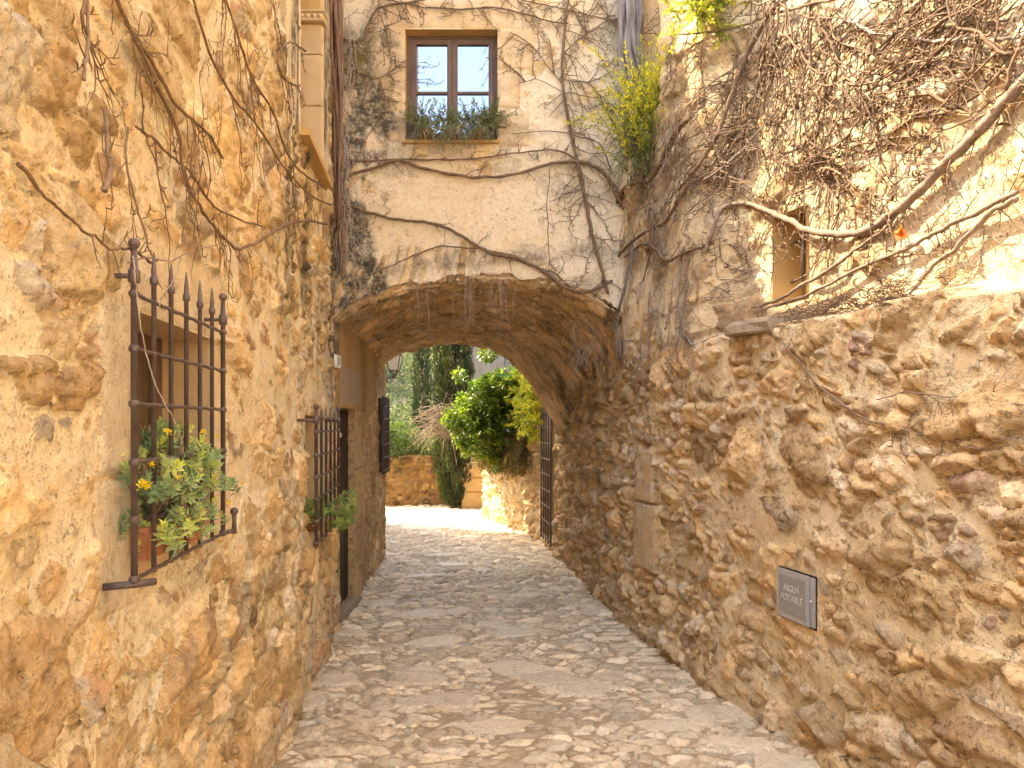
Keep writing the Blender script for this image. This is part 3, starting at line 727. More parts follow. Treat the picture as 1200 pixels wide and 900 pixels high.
# ------------------------------------------------------------------ right house
RWIN = (3.93, 4.23, 2.34, 2.84)
GATE = (9.10, 9.92, 0.12, 1.83)
def build_right():
    root = empty('stone_house', (1.3, 4, 0), 'rough rubble house on the right of the lane, upper wall set back above a ledge', 'house')
    ys = np.concatenate([np.arange(-5, 2.0, 0.08), var_steps(2.0, 10.4, lambda y: 0.0065 + 0.0010 * y)])
    zs = np.concatenate([np.arange(-0.05, 2.7, 0.010), np.arange(2.7, 4.2, 0.014), np.arange(4.2, 7.6, 0.03)])
    rects = [RWIN, GATE]
    ys = snap(ys, [a for r in rects for a in r[:2]]); zs = snap(zs, [a for r in rects for a in r[2:]])
    U, V = np.meshgrid(ys, zs, indexing='ij')
    rocky(root, U, V, ys, zs, rects, 'wall')
    m = MB(); m.box(1.4, 9, -5, 10.3, 7.55, 7.7); m.box(8.9, 9, -5, 10.3, 0, 7.5); m.build('roof', M['terracotta'], root)
    # plaster return face beyond the step at the top
    m = MB(); m.box(0.80, 1.75, 5.93, 6.05, 3.9, 7.5); m.build('plaster_return', M['plaster'], root)
    rx = lambda y: float(right_x(y)) + 0.22
    reveal('window_reveal', -1, *RWIN, rx, 0.32, M['dressed_yellow'], root, 0.024)
    m = MB(); xx = rx(4.08)
    m.box(xx + .16, xx + .20, RWIN[0], RWIN[1], RWIN[2], RWIN[3]); w = m.build('window', M['darkwood'], root)
    m = MB(); m.tube([(xx + 0.05, 4.06, RWIN[2] - .01), (xx + 0.05, 4.06, RWIN[3] + .01)], 0.011, 8)
    m.tube([(xx + 0.05, RWIN[0], 2.47), (xx + 0.05, RWIN[1], 2.47)], 0.007, 6); m.tube([(xx + 0.05, RWIN[0], 2.69), (xx + 0.05, RWIN[1], 2.69)], 0.007, 6)
    m.build('window_bar', M['iron'], w)
    gx = lambda y: float(right_x(y))
    reveal('gate_reveal', -1, *GATE, gx, 0.35, M['dressed'], root, 0.012)
    m = MB(); m.box(gx(9.5) + 0.33, gx(9.5) + 0.37, GATE[0] - .05, GATE[1] + .05, 0, 1.9); m.build('dark_recess_sheet', M['darkwood'], root)  # dark sheet standing in for the shade of the recess behind the lattice
    # stone slab on the ledge
    m = MB(); v = []
    for z, g in ((2.145, .02), (2.155, 0), (2.20, -.008), (2.225, .012)):
        for (y, dx) in ((3.86, -.05), (3.98, -.10), (4.10, -.11), (4.24, -.07), (4.26, .3), (3.84, .3)): v.append((float(right_x(y)) + dx + g + .01 * math.sin(y * 40 + z * 60), y, z + .03 * (y - 4.05)))
    F = [tuple(range(6))[::-1], tuple(range(18, 24))] + [(6 * i + k, 6 * i + (k + 1) % 6, 6 * i + 6 + (k + 1) % 6, 6 * i + 6 + k) for i in range(3) for k in range(6)]
    m.add(v, F); o = m.build('ledge_slab', M['slab'], root)
    return root
def rocky(root, U, V, ys, zs, rects, name):
    # lower wall: big bulging stones half covered by lime; passage part darker and knobblier
    h, d, r1, r2, r3 = stone_field(U, V, 301, 0.32, 0.20, relief=0.054, amp=0.018, tilt=0.036, rough=0.018, mort=-0.007, mvar=0.026, big=0.45, warp=0.40, edge_w=0.018, mscale=0.5, soft=0.005, p=2.4)
    h2, d2, q1, q2, q3 = stone_field(U, V, 311, 0.16, 0.15, relief=0.070, amp=0.022, tilt=0.04, rough=0.020, mort=-0.022, mvar=0.014, big=0.4, warp=0.45, edge_w=0.025, mscale=0.4, soft=0.006, p=2.4)
    t = sstep(4.9, 5.8, U + 0.8 * (fbm(U / .5, V / .5, 315, 3) - 0.5) + 0.9 * sstep(1.6, 0.6, V))
    h3, d3, s1, s2, s3 = stone_field(U, V, 321, 0.33, 0.22, relief=0.03, amp=0.014, tilt=0.03, rough=0.013, mort=0.008, mvar=0.02, big=0.6, warp=0.5, edge_w=0.03, mscale=0.6, soft=0.012, p=2.4)
    up = sstep(1.9, 2.5, V + 0.2 * (fbm(U / .4, V / .4, 317, 3) - .5)) * sstep(7.2, 6.5, U)
    h = h * (1 - t) + h2 * t; k = t > 0.5
    d = np.where(k, d2, d); r1 = np.where(k, q1, r1); r2 = np.where(k, q2, r2)
    h = h * (1 - up) + h3 * up; k = up > 0.5
    d = np.where(k, d3, d); r1 = np.where(k, s1, r1); r2 = np.where(k, s2, r2)
    h += 0.10 * (fbm(U / 0.9, V / 0.9, 331, 3) - 0.5)
    h += 0.03 * (fbm(U / 0.22, V / 0.22, 333, 3) - 0.5)
    dr = np.zeros_like(h)
    bl = [(5.25, 5.62, 0.55, 1.05, 0.03, .35, .12), (5.30, 5.60, 1.06, 1.45, 0.03, .35, .1)]
    dress(U, V, h, d, r1, r2, dr, bl, 600)
    fd = sstep(0, 1, open_fade(U, V, rects + [(3.55, 3.83, 0.63, 0.90)], 0.12)); h = h * fd + 0.012 * (1 - fd)
    ext = np.zeros(U.shape + (3,))
    st = fbm(U / 0.14, V / 0.6, 341, 4)
    ext[..., 0] = np.clip(0.55 * sstep(0.5, 0.68, st) * sstep(4.2, 5.2, U) * sstep(1.5, 2.3, V) + 0.55 * sstep(0.45, 0.62, fbm(U / .3, V / .3, 343, 3)) * sstep(6.0, 7.2, U) * sstep(0.9, 1.7, V), 0, .8)
    X = right_x(U) + right_set(U, V) - h
    o = grid_mesh(name, np.stack([X, U, V], -1), keep_faces(ys, zs, rects), {'smask': d, 'srnd': np.stack([r1, r2, dr], -1), 'ext': ext}, M['wall_right'], root)
    return o
build_right()

# garden wall beyond the passage (right), the far wall, neighbouring buildings
def build_beyond():
    root = empty('garden_wall', (0, 11.3, 0), 'sunlit rubble garden wall under the leafy bush beyond the arch', 'wall')
    ys = np.arange(10.3, 12.52, 0.014); zs = np.concatenate([np.arange(-0.05, 1.45, 0.014), [1.45]])
    U, V = np.meshgrid(ys, zs, indexing='ij')
    rocky(root, U, V, ys, zs, [], 'wall')
    m = MB(); v = []
    for y in (10.3, 11.1, 12.5): v += [(float(right_x(y)) - 0.02, y), ]
    pts = [(float(right_x(10.3)) - .02, 10.3), (0.11, 11.1), (-0.50, 12.48), (0.1, 12.9), (2.6, 12.9), (2.6, 10.3)]
    V_ = [(x, y, 1.42) for x, y in pts] + [(x, y, 1.50) for x, y in pts]
    n = len(pts)
    F = [tuple(range(n, 2 * n)), tuple(range(n))[::-1]] + [(i, (i + 1) % n, n + (i + 1) % n, n + i) for i in range(n)]
    m.add(V_, F); m.box(-0.45, 2.6, 12.5, 12.52, 0, 1.42); m.build('coping', M['slab'], root)
    # far wall closing the lane
    root = empty('garden_wall', (-2, 14.5, 0), 'low shaded orange stone wall closing the far end of the lane', 'wall')
    xs = np.arange(-6, 2.0, 0.018); zs = np.concatenate([np.arange(-0.05, 1.0, 0.018), [1.0]])
    U, V = np.meshgrid(xs, zs, indexing='ij')
    h, d, r1, r2, r3 = stone_field(U, V, 351, 0.40, 0.22, relief=0.07, amp=0.03, tilt=0.05, rough=0.03, mort=-0.005, mvar=0.03, big=0.4)
    V2 = V * (1 + 0.06 * (fbm(U / .5, V * 0, 353, 3) - .5))
    grid_mesh('wall', np.stack([U, 14.5 - h, V2], -1), None, {'smask': d, 'srnd': np.stack([r1, r2, np.zeros_like(r1)], -1), 'ext': np.zeros(U.shape + (3,))}, M['farwall'], root)
    m = MB(); m.box(-6, 2, 14.52, 14.95, 0.0, 0.985); m.build('wall_core', M['soil'], root)
    m = MB()
    for k, (z0, z1) in enumerate(((0, .32), (.325, .60), (.605, .88))): m.box(-0.98 + .01 * k, -0.55, 14.05, 14.44, z0, z1, .02)
    m.build('stone_pier', M['dressed_yellow'], root)
    # side house beyond the arch on the left: shades the lane
    root = empty('side_house', (-2.6, 10.5, 0), 'stone house just beyond the arch on the left, mostly hidden by the passage', 'house')
    ys = np.arange(8.98, 12.02, 0.04); zs = np.concatenate([np.arange(-.05, 6.0, 0.04), [6.0]])
    U, V = np.meshgrid(ys, zs, indexing='ij')
    h, d, r1, r2, r3 = stone_field(U, V, 361, 0.3, 0.2, relief=0.03, amp=0.012)
    grid_mesh('wall', np.stack([-2.2 + h, U, V], -1), None, {'smask': d, 'srnd': np.stack([r1, r2, np.zeros_like(r1)], -1), 'ext': np.zeros(U.shape + (3,))}, M['wall_right'], root, flip=True)
    m = MB(); m.box(-8, -2.24, 11.9, 12.0, 0, 6); m.box(-8, -7.9, 9, 11.9, 0, 6); m.build('side_wall', M['plaster'], root)
    m = MB(); m.box(-8.1, -2.15, 9.12, 12.08, 6.0, 6.15); m.build('roof', M['terracotta'], root)
    # grey rendered building behind the cypress
    root = empty('grey_building', (-0.4, 21, 0), 'tall grey rendered building behind the cypress and the leafy bush', 'building')
    m = MB(); m.box(-1.15, -0.22, 20, 23, -1, 7.5); m.build('wall', M['greyplaster'], root)
    m = MB(); m.box(-0.21, 4.5, 20.5, 25, -1, 6.4); m.build('wing', M['paleplaster'], root)
    m = MB(); m.box(-1.25, -0.12, 19.9, 23.1, 7.5, 7.62); m.box(-0.12, 4.6, 20.4, 25.1, 6.4, 6.52); m.build('roof', M['terracotta'], root)
    m = MB(); m.box(0.6, 1.2, 20.46, 20.52, 3, 4.2); m.build('window', M['darkwood'], root)
M['paleplaster'] = simple('pale_render', (0.32, 0.28, 0.26), (0.25, 0.22, 0.20), 2, 0.9, 0.2, 0, 0.4, 20, 0.01)
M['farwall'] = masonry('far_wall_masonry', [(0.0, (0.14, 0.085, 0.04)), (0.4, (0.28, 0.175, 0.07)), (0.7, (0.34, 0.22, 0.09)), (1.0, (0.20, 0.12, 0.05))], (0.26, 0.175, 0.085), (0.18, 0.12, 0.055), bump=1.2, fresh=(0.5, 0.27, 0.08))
build_beyond()

# ------------------------------------------------------------------ window grilles (wrought iron)
def grille(label, ys, z0, ztip, zcross, pos, ball_ends=True, spear=True, feet=False, tall=(0, -1), bar=0.0095, group=None, knots=True, brackets=0.12):
    yc = 0.5 * (ys[0] + ys[-1]); c = pos(yc)
    root = empty('window_grille', (c, yc, z0), label, 'grille', group)
    n = len(ys)
    for k, y in enumerate(ys):
        x = pos(y); end = k in (0, n - 1); r = bar * (1.25 if end else 1.0); m = MB()
        if end and ball_ends:
            prof = [(r, z0), (r, ztip - .110), (r * 1.7, ztip - .107), (r * 1.7, ztip - .078), (r * 1.2, ztip - .075), (r * .8, ztip - .025)]
            m.lathe(prof, x, y, 10); m.ball((x, y, ztip - .013), r * 1.7, 14, 10)
        elif spear:
            zt = ztip - 0.005
            m.lathe([(r, z0), (r, zt - .086), (r * 1.5, zt - .084), (r * 1.65, zt - .075), (r * 1.5, zt - .066), (r * 1.1, zt - .064), (r * 1.05, zt - .045), (r * .25, zt)], x, y, 10)
        else: m.lathe([(r, z0), (r, ztip)], x, y, 8)
        if end and knots:
            for z in zcross: m.ball((x, y, z), r * 1.6, 12, 8)
        m.build('vertical_bar', M['iron'], root)
    for z in zcross:
        m = MB(); P = []
        for k in range(25):
            y = ys[0] + (ys[-1] - ys[0]) * k / 24; P.append((pos(y), y, z + 0.0015 * math.sin(k * 1.9)))
        m.tube(P, bar * 0.85, 8)
        if knots:
            for y in ys[1:-1]: m.ball((pos(y), y, z), bar * 1.35, 8, 5)
        m.build('cross_bar', M['iron'], root)
    if brackets:
        sgn = 1 if pos(yc) < 0 else -1
        for y in (ys[0], ys[-1]):
            m = MB(); z = ztip - .092; x = pos(y)
            m.tube([(x + 0.012 * sgn, y, z), (x - brackets * sgn, y - 0.012, z)], bar * .95, 8); m.build('bracket', M['iron'], root)
    if feet:
        x, y = pos(ys[0]), ys[0]
        m = MB(); m.tube([(x + .035, y + .035, z0 - .012), (x, y, z0 - .012), (x - .06, y - .03, z0 - .012)], 0.009, 10); m.build('foot', M['iron'], root)
        x, y = pos(ys[-1]), ys[-1]
        m = MB(); m.tube([(x, y, z0), (x + .012, y + .07, z0 - .002)], 0.008, 10)
        m.lathe([(.010, z0 - .012), (.007, z0 + .03), (.009, z0 + .055)], x + .012, y + .07, 10); m.ball((x + .012, y + .07, z0 + .066), 0.0145); m.build('foot', M['iron'], root)
    return root
g1 = grille('large dark iron window grille with spear tips and ball ends, nearest on the left wall', np.linspace(1.755, 2.50, 7), 1.272, 2.098, [1.272, 1.555, 1.697, 1.83, 1.963], lambda y: left_x(y) + 0.077, feet=True, bar=0.0064, brackets=0.09)
m = MB(); m.ball((left_x(1.755) + .077, 1.755, 1.416), .0128, 12, 8); m.build('knob', M['iron'], g1)
grille('smaller iron window grille further along the left wall, just before the arch', np.linspace(4.27, 5.28, 6), 0.92, 1.76, [0.94, 1.07, 1.20, 1.33, 1.46, 1.60], lambda y: left_x(y) + 0.115, bar=0.0085)
grille('narrow dark grille seen edge on at the far end of the left passage wall', np.linspace(8.34, 8.84, 5), 1.06, 1.96, [1.10, 1.25, 1.40, 1.55, 1.70, 1.85], lambda y: tun_left_x(y) + 0.055, bar=0.010, spear=False, ball_ends=False, brackets=0.07)
m = MB(); m.box(tun_left_x(8.6) - .02, tun_left_x(8.6) + .032, 8.36, 8.86, 1.08, 1.94, .004); o = m.build('shutter', M['darkwood']); tag(o, 'dark wooden shutter board behind the narrow grille at the passage end', 'shutter')
grille('tall iron lattice grille over the dark doorway on the right beyond the arch', np.linspace(9.12, 9.90, 5), 0.10, 1.86, list(np.linspace(.16, 1.80, 9)), lambda y: float(right_x(y)) - 0.05, bar=0.011, spear=False, ball_ends=False, brackets=0.08, knots=False)

# ------------------------------------------------------------------ water meter lid with raised lettering
def water_box():
    y0, y1, z0, z1 = 3.82, 3.54, 0.642, 0.895
    A = np.array([float(right_x(y0)) - 0.022, y0, z0]); B = np.array([float(right_x(y1)) - 0.022, y1, z0])
    L = np.linalg.norm(B - A); ux = (B - A) / L; uz = np.array([0, 0, 1.0]); un = np.cross(ux, uz)   # un points to the lane
    if un[0] > 0: un = -un
    Hh = z1 - z0
    root = empty('meter_box', tuple(A), 'small grey metal water meter lid with raised lettering set in the right wall', 'meter box')
    def W(mb):
        out = MB(); V = np.concatenate(mb.v); V = A + V[:, :1] * ux + V[:, 1:2] * un + V[:, 2:3] * uz
        out.v = [V]; out.f = mb.f; out.sm = mb.sm; out.n = mb.n; return out
    m = MB(); m.box(-.006, L + .004, -.08, -.004, -.007, Hh + .005, .002); W(m).build('frame', M['black'], root)  # near-black box: shade of the gap round the lid put into colour
    m = MB(); m.box(0, L - .03, 0, .010, 0, Hh, .004); m.box(L - .055, L - .028, .009, .020, .004, Hh - .004, .004); m.box(L - .03, L, -.012, .006, .004, Hh - .004, .003)
    lid = W(m).build('lid', M['metal'], root)
    m = MB(); m.box(.02, L - .065, .0095, .0125, .03, Hh - .03, .002); W(m).build('panel', M['metal_dark'], lid)
    m = MB(); m.box(.006, .013, .0095, .016, .05, Hh - .03, .002); W(m).build('hinge', M['metal'], lid)
    m = MB(); m.ball((L - .018, .010, Hh * .52), .008, 10, 6); W(m).build('lock', M['metal'], lid)
    for txt, zc in (('AIGUA', .145), ('POTABLE', .095)):
        cu = bpy.data.curves.new('lettering', 'FONT'); cu.body = txt; cu.size = 0.050; cu.extrude = 0.0012; cu.align_x = 'CENTER'; cu.resolution_u = 3
        to = bpy.data.objects.new('lettering', cu); col.objects.link(to)
        dg = bpy.context.evaluated_depsgraph_get(); me = bpy.data.meshes.new_from_object(to.evaluated_get(dg))
        bpy.data.objects.remove(to)
        n = len(me.vertices); co = np.zeros(n * 3); me.vertices.foreach_get('co', co); co = co.reshape(-1, 3)
        # text reads left to right as seen from the lane: far end to near end
        Wd = A + (co[:, :1] * 0.86 + (L - .045) / 2) * ux + uz * (co[:, 1:2] + zc) + un * (co[:, 2:3] + .0135)
        me.vertices.foreach_set('co', Wd.reshape(-1)); me.update(); me.name = 'lettering'; me.materials.clear()
        link_mesh('lettering', me, M['letter'], lid)
water_box()
m = MB(); m.box(left_x(5.77) + .035, left_x(5.77) + .058, 5.69, 5.83, 2.09, 2.19, .003)
t = m.build('number_tile', M['tile']); tag(t, 'small white ceramic tile on the left wall beside the arch corner', 'tile')
m = MB(); m.box(left_x(5.77) + .0585, left_x(5.77) + .0600, 5.745, 5.775, 2.11, 2.17); m.build('mark', M['tilemark'], t)
m = MB(); m.lathe([(.004, 2.13), (.018, 2.17), (.020, 2.24), (.016, 2.29), (.006, 2.30)], float(right_x(5.7)) - .10, 5.70, 10); m.tube([(float(right_x(5.7)) - .10, 5.7, 2.295), (float(right_x(5.7)) + .02, 5.7, 2.30)], .005, 6)
o = m.build('iron_weight', M['iron']); tag(o, 'small dark pointed iron piece hanging on the right wall beside the arch', 'wall fitting')
m = MB(); m.box(float(right_x(8.7)) - .075, float(right_x(8.7)) - .03, 8.62, 8.74, 1.86, 1.96, .004); o = m.build('label_plate', M['tile']); tag(o, 'tiny pale plate on the dark right wall near the passage end', 'plate')

# ------------------------------------------------------------------ lantern
def lantern():
    cx, cy, zt, zb = -1.52, 9.35, 2.53, 2.28
    root = empty('wall_lantern', (cx, cy, zb), 'dark framed street lantern with pale glass hanging just beyond the arch on the left', 'lantern')
    def ring(r, z): return [(cx + r * math.cos(math.pi / 4 + k * math.pi / 2), cy + r * math.sin(math.pi / 4 + k * math.pi / 2), z) for k in range(4)]
    a, b_ = ring(.075, zb + .05), ring(.135, zt)
    m = MB(); m.add(a + b_, [(0, 1, 5, 4), (1, 2, 6, 5), (2, 3, 7, 6), (3, 0, 4, 7), (3, 2, 1, 0)]); m.build('glass', M['milkglass'], root)
    a, b_ = ring(.078, zb + .05), ring(.138, zt); m = MB()
    for k in range(4):
        m.tube([a[k], b_[k]], .007, 6); m.tube([a[k], a[(k + 1) % 4]], .007, 6); m.tube([b_[k], b_[(k + 1) % 4]], .008, 6); m.tube([a[k], (cx, cy, zb - .02)], .006, 6)
    m.lathe([(.012, zb - .05), (.02, zb - .02), (.008, zb)], cx, cy, 8); m.build('frame', M['iron'], root)
    m = MB(); c = ring(.15, zt + .005); m.add(c + [(cx, cy, zt + .12)], [(0, 1, 4), (1, 2, 4), (2, 3, 4), (3, 0, 4), (3, 2, 1, 0)]); m.build('cap', M['iron'], root)
    m = MB(); m.tube([(cx, cy, zb - .03), (cx - .15, cy - .02, zb - .07), (cx - .35, cy - .1, zb - .10), (-2.19, 9.2, zb - .05)], .010, 8); m.build('arm', M['iron'], root)
lantern()

# ------------------------------------------------------------------ foliage tools
rng = np.random.default_rng(4)
R = random.Random(9)
def leaves(name, C, D, N, L, W, mat, parent=None, rnd=None, fold=0.25):
    """one mesh of folded leaves; C base points, D directions, N up hints"""
    C = np.asarray(C, float); n = len(C)
    D = D / (np.linalg.norm(D, axis=1)[:, None] + 1e-9)
    S = np.cross(D, N); S /= np.linalg.norm(S, axis=1)[:, None] + 1e-9
    U = np.cross(S, D)
    L = np.broadcast_to(np.asarray(L, float), (n,))[:, None]; W = np.broadcast_to(np.asarray(W, float), (n,))[:, None]
    p0 = C; p1 = C + D * L * .45 + S * W * .5 + U * W * fold; p2 = C + D * L + U * L * -.08; p3 = C + D * L * .45 - S * W * .5 + U * W * fold
    V = np.stack([p0, p1, p2, p3], 1).reshape(-1, 3)
    me = bpy.data.meshes.new(name); me.vertices.add(4 * n); me.vertices.foreach_set('co', V.reshape(-1).astype(np.float32))
    b = np.arange(n)[:, None] * 4
    F = np.concatenate([b + np.array([[0, 1, 2]]), b + np.array([[0, 2, 3]])], 1).reshape(-1)
    me.loops.add(6 * n); me.loops.foreach_set('vertex_index', F.astype(np.int32))
    me.polygons.add(2 * n); me.polygons.foreach_set('loop_start', (np.arange(2 * n) * 3).astype(np.int32))
    at = me.attributes.new('rnd', 'FLOAT', 'POINT')
    if rnd is None: rnd = rng.random(n)
    at.data.foreach_set('value', np.repeat(np.clip(rnd, 0, 1), 4).astype(np.float32))
    me.update(); me.validate()
    return link_mesh(name, me, mat, parent)
def rdir(n, up=0.0):
    d = rng.normal(size=(n, 3)); d[:, 2] += up; return d / np.linalg.norm(d, axis=1)[:, None]
def blob_points(blobs, n, shell=0.55):
    """points through the outer part of a union of lumpy blobs"""
    B = np.array([b[:4] for b in blobs], float); w = B[:, 3] ** 2; w /= w.sum()
    k = rng.choice(len(B), n, p=w); d = rdir(n)
    r = B[k, 3] * (shell + (1.12 - shell) * rng.random(n) ** 0.6)
    lump = 1 + 0.22 * np.sin(d[:, 0] * 7 + k) * np.sin(d[:, 1] * 6 + 2 * k) * np.cos(d[:, 2] * 8)
    return B[k, :3] + d * (r * lump)[:, None], d
def px3(px, py, Y): r = ray(px, py); return (r[0] * Y, Y, H_CAM + r[2] * Y)

def bush(name, label, cat, blobs, n, L, W, mat, base, stem_r=0.02, up=0.2, stems=7, group=None):
    root = empty(name, base, label, cat, group)
    P, d = blob_points(blobs, n)
    dd = d * 0.6 + rdir(n, up)
    clump = vnoise(P[:, 0] / 0.12 + P[:, 1] * 3, P[:, 2] / 0.12, 55) - 0.5
    leaves('foliage', P, dd, rdir(n, 1.2), L * (0.7 + 0.6 * rng.random(n)), W * (0.7 + 0.6 * rng.random(n)), mat, root, 0.42 + clump * 0.7 + 0.35 * rng.normal(size=n) * .6)
    m = MB()
    for k in range(stems):
        b = blobs[k % len(blobs)]; e = np.array(b[:3]) + rng.normal(size=3) * b[3] * .3
        q = np.array(base); mid = (q + e) / 2 + rng.normal(size=3) * 0.06
        t = np.linspace(0, 1, 9)[:, None]; path = (1 - t) ** 2 * q + 2 * t * (1 - t) * mid + t * t * e
        m.tube(path, np.linspace(stem_r, stem_r * .3, 9), 6)
    m.build('stems', M['bark'], root)
    return root

# ------------------------------------------------------------------ climbing vines
def catmull(P, n=8):
    P = np.asarray(P, float); Q = np.vstack([2 * P[0] - P[1], P, 2 * P[-1] - P[-2]]); out = []
    for i in range(1, len(Q) - 2):
        for k in range(n):
            t = k / n
            out.append(0.5 * ((2 * Q[i]) + (-Q[i - 1] + Q[i + 1]) * t + (2 * Q[i - 1] - 5 * Q[i] + 4 * Q[i + 1] - Q[i + 2]) * t * t + (-Q[i - 1] + 3 * Q[i] - 3 * Q[i + 1] + Q[i + 2]) * t ** 3))
    out.append(Q[-2]); return np.array(out)
def to_world(surf, path): return [surf.pos(u, v, o) for u, v, o in path]
def twig(mb, surf, u, v, off, ang, L, r, depth, curl=0.5, spur=True, step=0.028, droop=0.0, maxoff=0.07):
    n = max(3, int(L / step)); P = [(u, v, off)]; a = ang; c = (R.random() - .5) * curl
    for i in range(n):
        a += c * 0.35 + (R.random() - .5) * curl; c *= 0.85
        a += droop * math.cos(a) * -0.1
        u += math.cos(a) * step; v += math.sin(a) * step
        off = min(maxoff, max(0.040 if surf.kind == 'left' else 0.012, off + (R.random() - .47) * 0.012)); P.append((u, v, off))
        if depth > 0 and R.random() < 0.20:
            twig(mb, surf, u, v, off, a + R.choice((-1, 1)) * (0.5 + R.random() * .7), L * (0.3 + .35 * R.random()), r * .65, depth - 1, curl, spur, step, droop, maxoff)
        elif spur and R.random() < 0.35:
            b = a + R.choice((-1, 1)) * (0.8 + R.random() * .6); l = 0.012 + R.random() * 0.022
            mb.tube(to_world(surf, [(u, v, off), (u + math.cos(b) * l * .6, v + math.sin(b) * l * .6, off + .006), (u + math.cos(b + .5) * l, v + math.sin(b + .5) * l, off + .010)]), [r * .8, r * .9, r * .6], 4)
    mb.tube(to_world(surf, P), np.linspace(r, r * .45, len(P)), 5)
def vine(name, label, cat, surf, stems, ntw, tl=(0.15, 0.4), tr=0.0035, depth=2, mat='bark', tmat='bark', curl=0.5, bias=None, group=None, offs=0.03, stemname='stem', droop=0.0, sides=8, wig=0.012):
    """stems: list of pixel polylines [(px,py,radius),...] lying on the surface"""
    root = None; allp = []
    if surf.kind == 'left': offs += 0.028
    for st in stems:
        uv = []
        for q in st:
            a, b = surf.unproj(q[0], q[1]); uv.append((a, b, offs + q[2] * 0.8 + (q[3] if len(q) > 3 else 0), q[2]))
        path = catmull(uv, 10); n = len(path)
        w = np.cumsum(rng.normal(size=(n, 2)), axis=0) * wig * 0.25; w -= np.linspace(0, 1, n)[:, None] * w[-1]
        path[:, :2] += w
        path[:, 3] *= 1 + 0.16 * np.sin(np.arange(n) * 1.1 + rng.random() * 6) * rng.random(n)
        path[:, 3] = np.maximum(path[:, 3], 0.0018)
        allp.append(path)
        W = to_world(surf, path[:, :3])
        if root is None: root = empty(name, W[0], label, cat, group)
        m = MB(); m.tube(W, path[:, 3], sides); m.build(stemname, M[mat], root)
    if ntw:
        m = MB(); lens = np.array([len(p) for p in allp], float); lens /= lens.sum()
        for k in range(ntw):
            p = allp[rng.choice(len(allp), p=lens)]; i = rng.integers(0, len(p) - 1); q = p[i]
            t = p[i + 1] - q; a = math.atan2(t[1], t[0]) + R.choice((-1, 1)) * (0.4 + R.random() * 1.1)
            if bias is not None and R.random() < .6: a = bias + (R.random() - .5) * 1.2
            twig(m, surf, q[0], q[1], q[2], a, R.uniform(*tl), tr, depth, curl, droop=droop)
        o = m.build('twigs', M[tmat], root); o['kind'] = 'stuff'
    return root
# facade
vine('climbing_vine', 'long bare vine running level across the facade just under the window', 'vine', FAC,
     [[(392, 214, .013), (425, 205, .013), (470, 189, .012), (500, 199, .012), (560, 210, .011), (610, 205, .012), (665, 192, .013), (700, 199, .015), (718, 218, .018), (728, 243, .020)],
      [(396, 186, .008), (430, 192, .008), (490, 190, .007), (545, 190, .006), (600, 185, .006), (650, 181, .007), (685, 195, .009)],
      [(600, 158, .003), (640, 155, .004), (672, 160, .005), (700, 170, .005), (715, 200, .006)]], 46, (0.05, 0.16), .004, 1)
vine('climbing_vine', 'bare vine sagging from the left corner down to the right above the arch', 'vine', FAC,
     [[(390, 215, .009), (400, 232, .011), (428, 249, .012), (470, 260, .011), (515, 266, .012), (548, 282, .012), (575, 297, .014), (610, 306, .014), (640, 320, .015), (665, 338, .014), (690, 342, .013), (717, 330, .011)],
      [(450, 316, .004), (490, 300, .005), (520, 290, .006), (560, 291, .006), (600, 300, .008)],
      [(575, 297, .006), (620, 312, .007), (650, 325, .006), (668, 338, .005)]], 40, (0.04, 0.15), .0036, 1)
vine('climbing_vine', 'tall vertical vine climbing the facade to the right of the window', 'vine', FAC,
     [[(672, -20, .011), (662, 20, .011), (659, 60, .011), (658, 100, .011), (664, 140, .012), (676, 190, .013), (688, 245, .013), (700, 295, .013), (712, 345, .010)],
      [(664, 140, .006), (672, 170, .007), (682, 215, .007), (688, 245, .005)],
      [(659, 65, .005), (690, 40, .005), (712, 28, .005), (725, 25, .006)],
      [(658, 100, .004), (640, 80, .004), (620, 55, .004), (598, 40, .004)],
      [(660, 110, .004), (630, 95, .003), (608, 100, .003)],
      [(662, 95, .005), (690, 100, .005), (708, 125, .004), (718, 145, .004)]], 62, (0.12, 0.5), .0044, 2)
vine('climbing_vine', 'curling bare vine on the facade between the left corner and the window', 'vine', FAC,
     [[(382, 24, .013), (396, 40, .012), (415, 51, .013), (430, 46, .012), (436, 28, .011), (444, 12, .010), (470, 4, .009), (500, 2, .008)],
      [(392, 80, .006), (420, 86, .006), (445, 94, .005), (470, 78, .005)],
      [(446, 94, .004), (452, 120, .004), (440, 150, .004), (425, 175, .004)],
      [(443, 14, .004), (452, 40, .004), (458, 70, .004), (455, 92, .004)]], 36, (0.1, 0.32), .004, 2)
vine('climbing_vine', 'tangle of thin bare vine stems running along the top of the facade above the window', 'vine', FAC,
     [[(430, -4, .007), (480, 6, .006), (530, 12, .007), (580, 10, .006), (630, 22, .006), (665, 30, .006)],
      [(520, -8, .006), (580, -2, .006), (640, 10, .005), (690, 22, .005), (722, 30, .006)]], 52, (0.08, 0.3), .004, 2)
vine('climbing_vine', 'faint dotted strand of a dead vine hanging straight down the facade plaster', 'vine', FAC,
     [[(645, 195, .0025), (642, 230, .0025), (643, 265, .003), (644, 300, .0025), (641, 322, .002)]], 14, (0.02, 0.05), .002, 0, offs=.012)
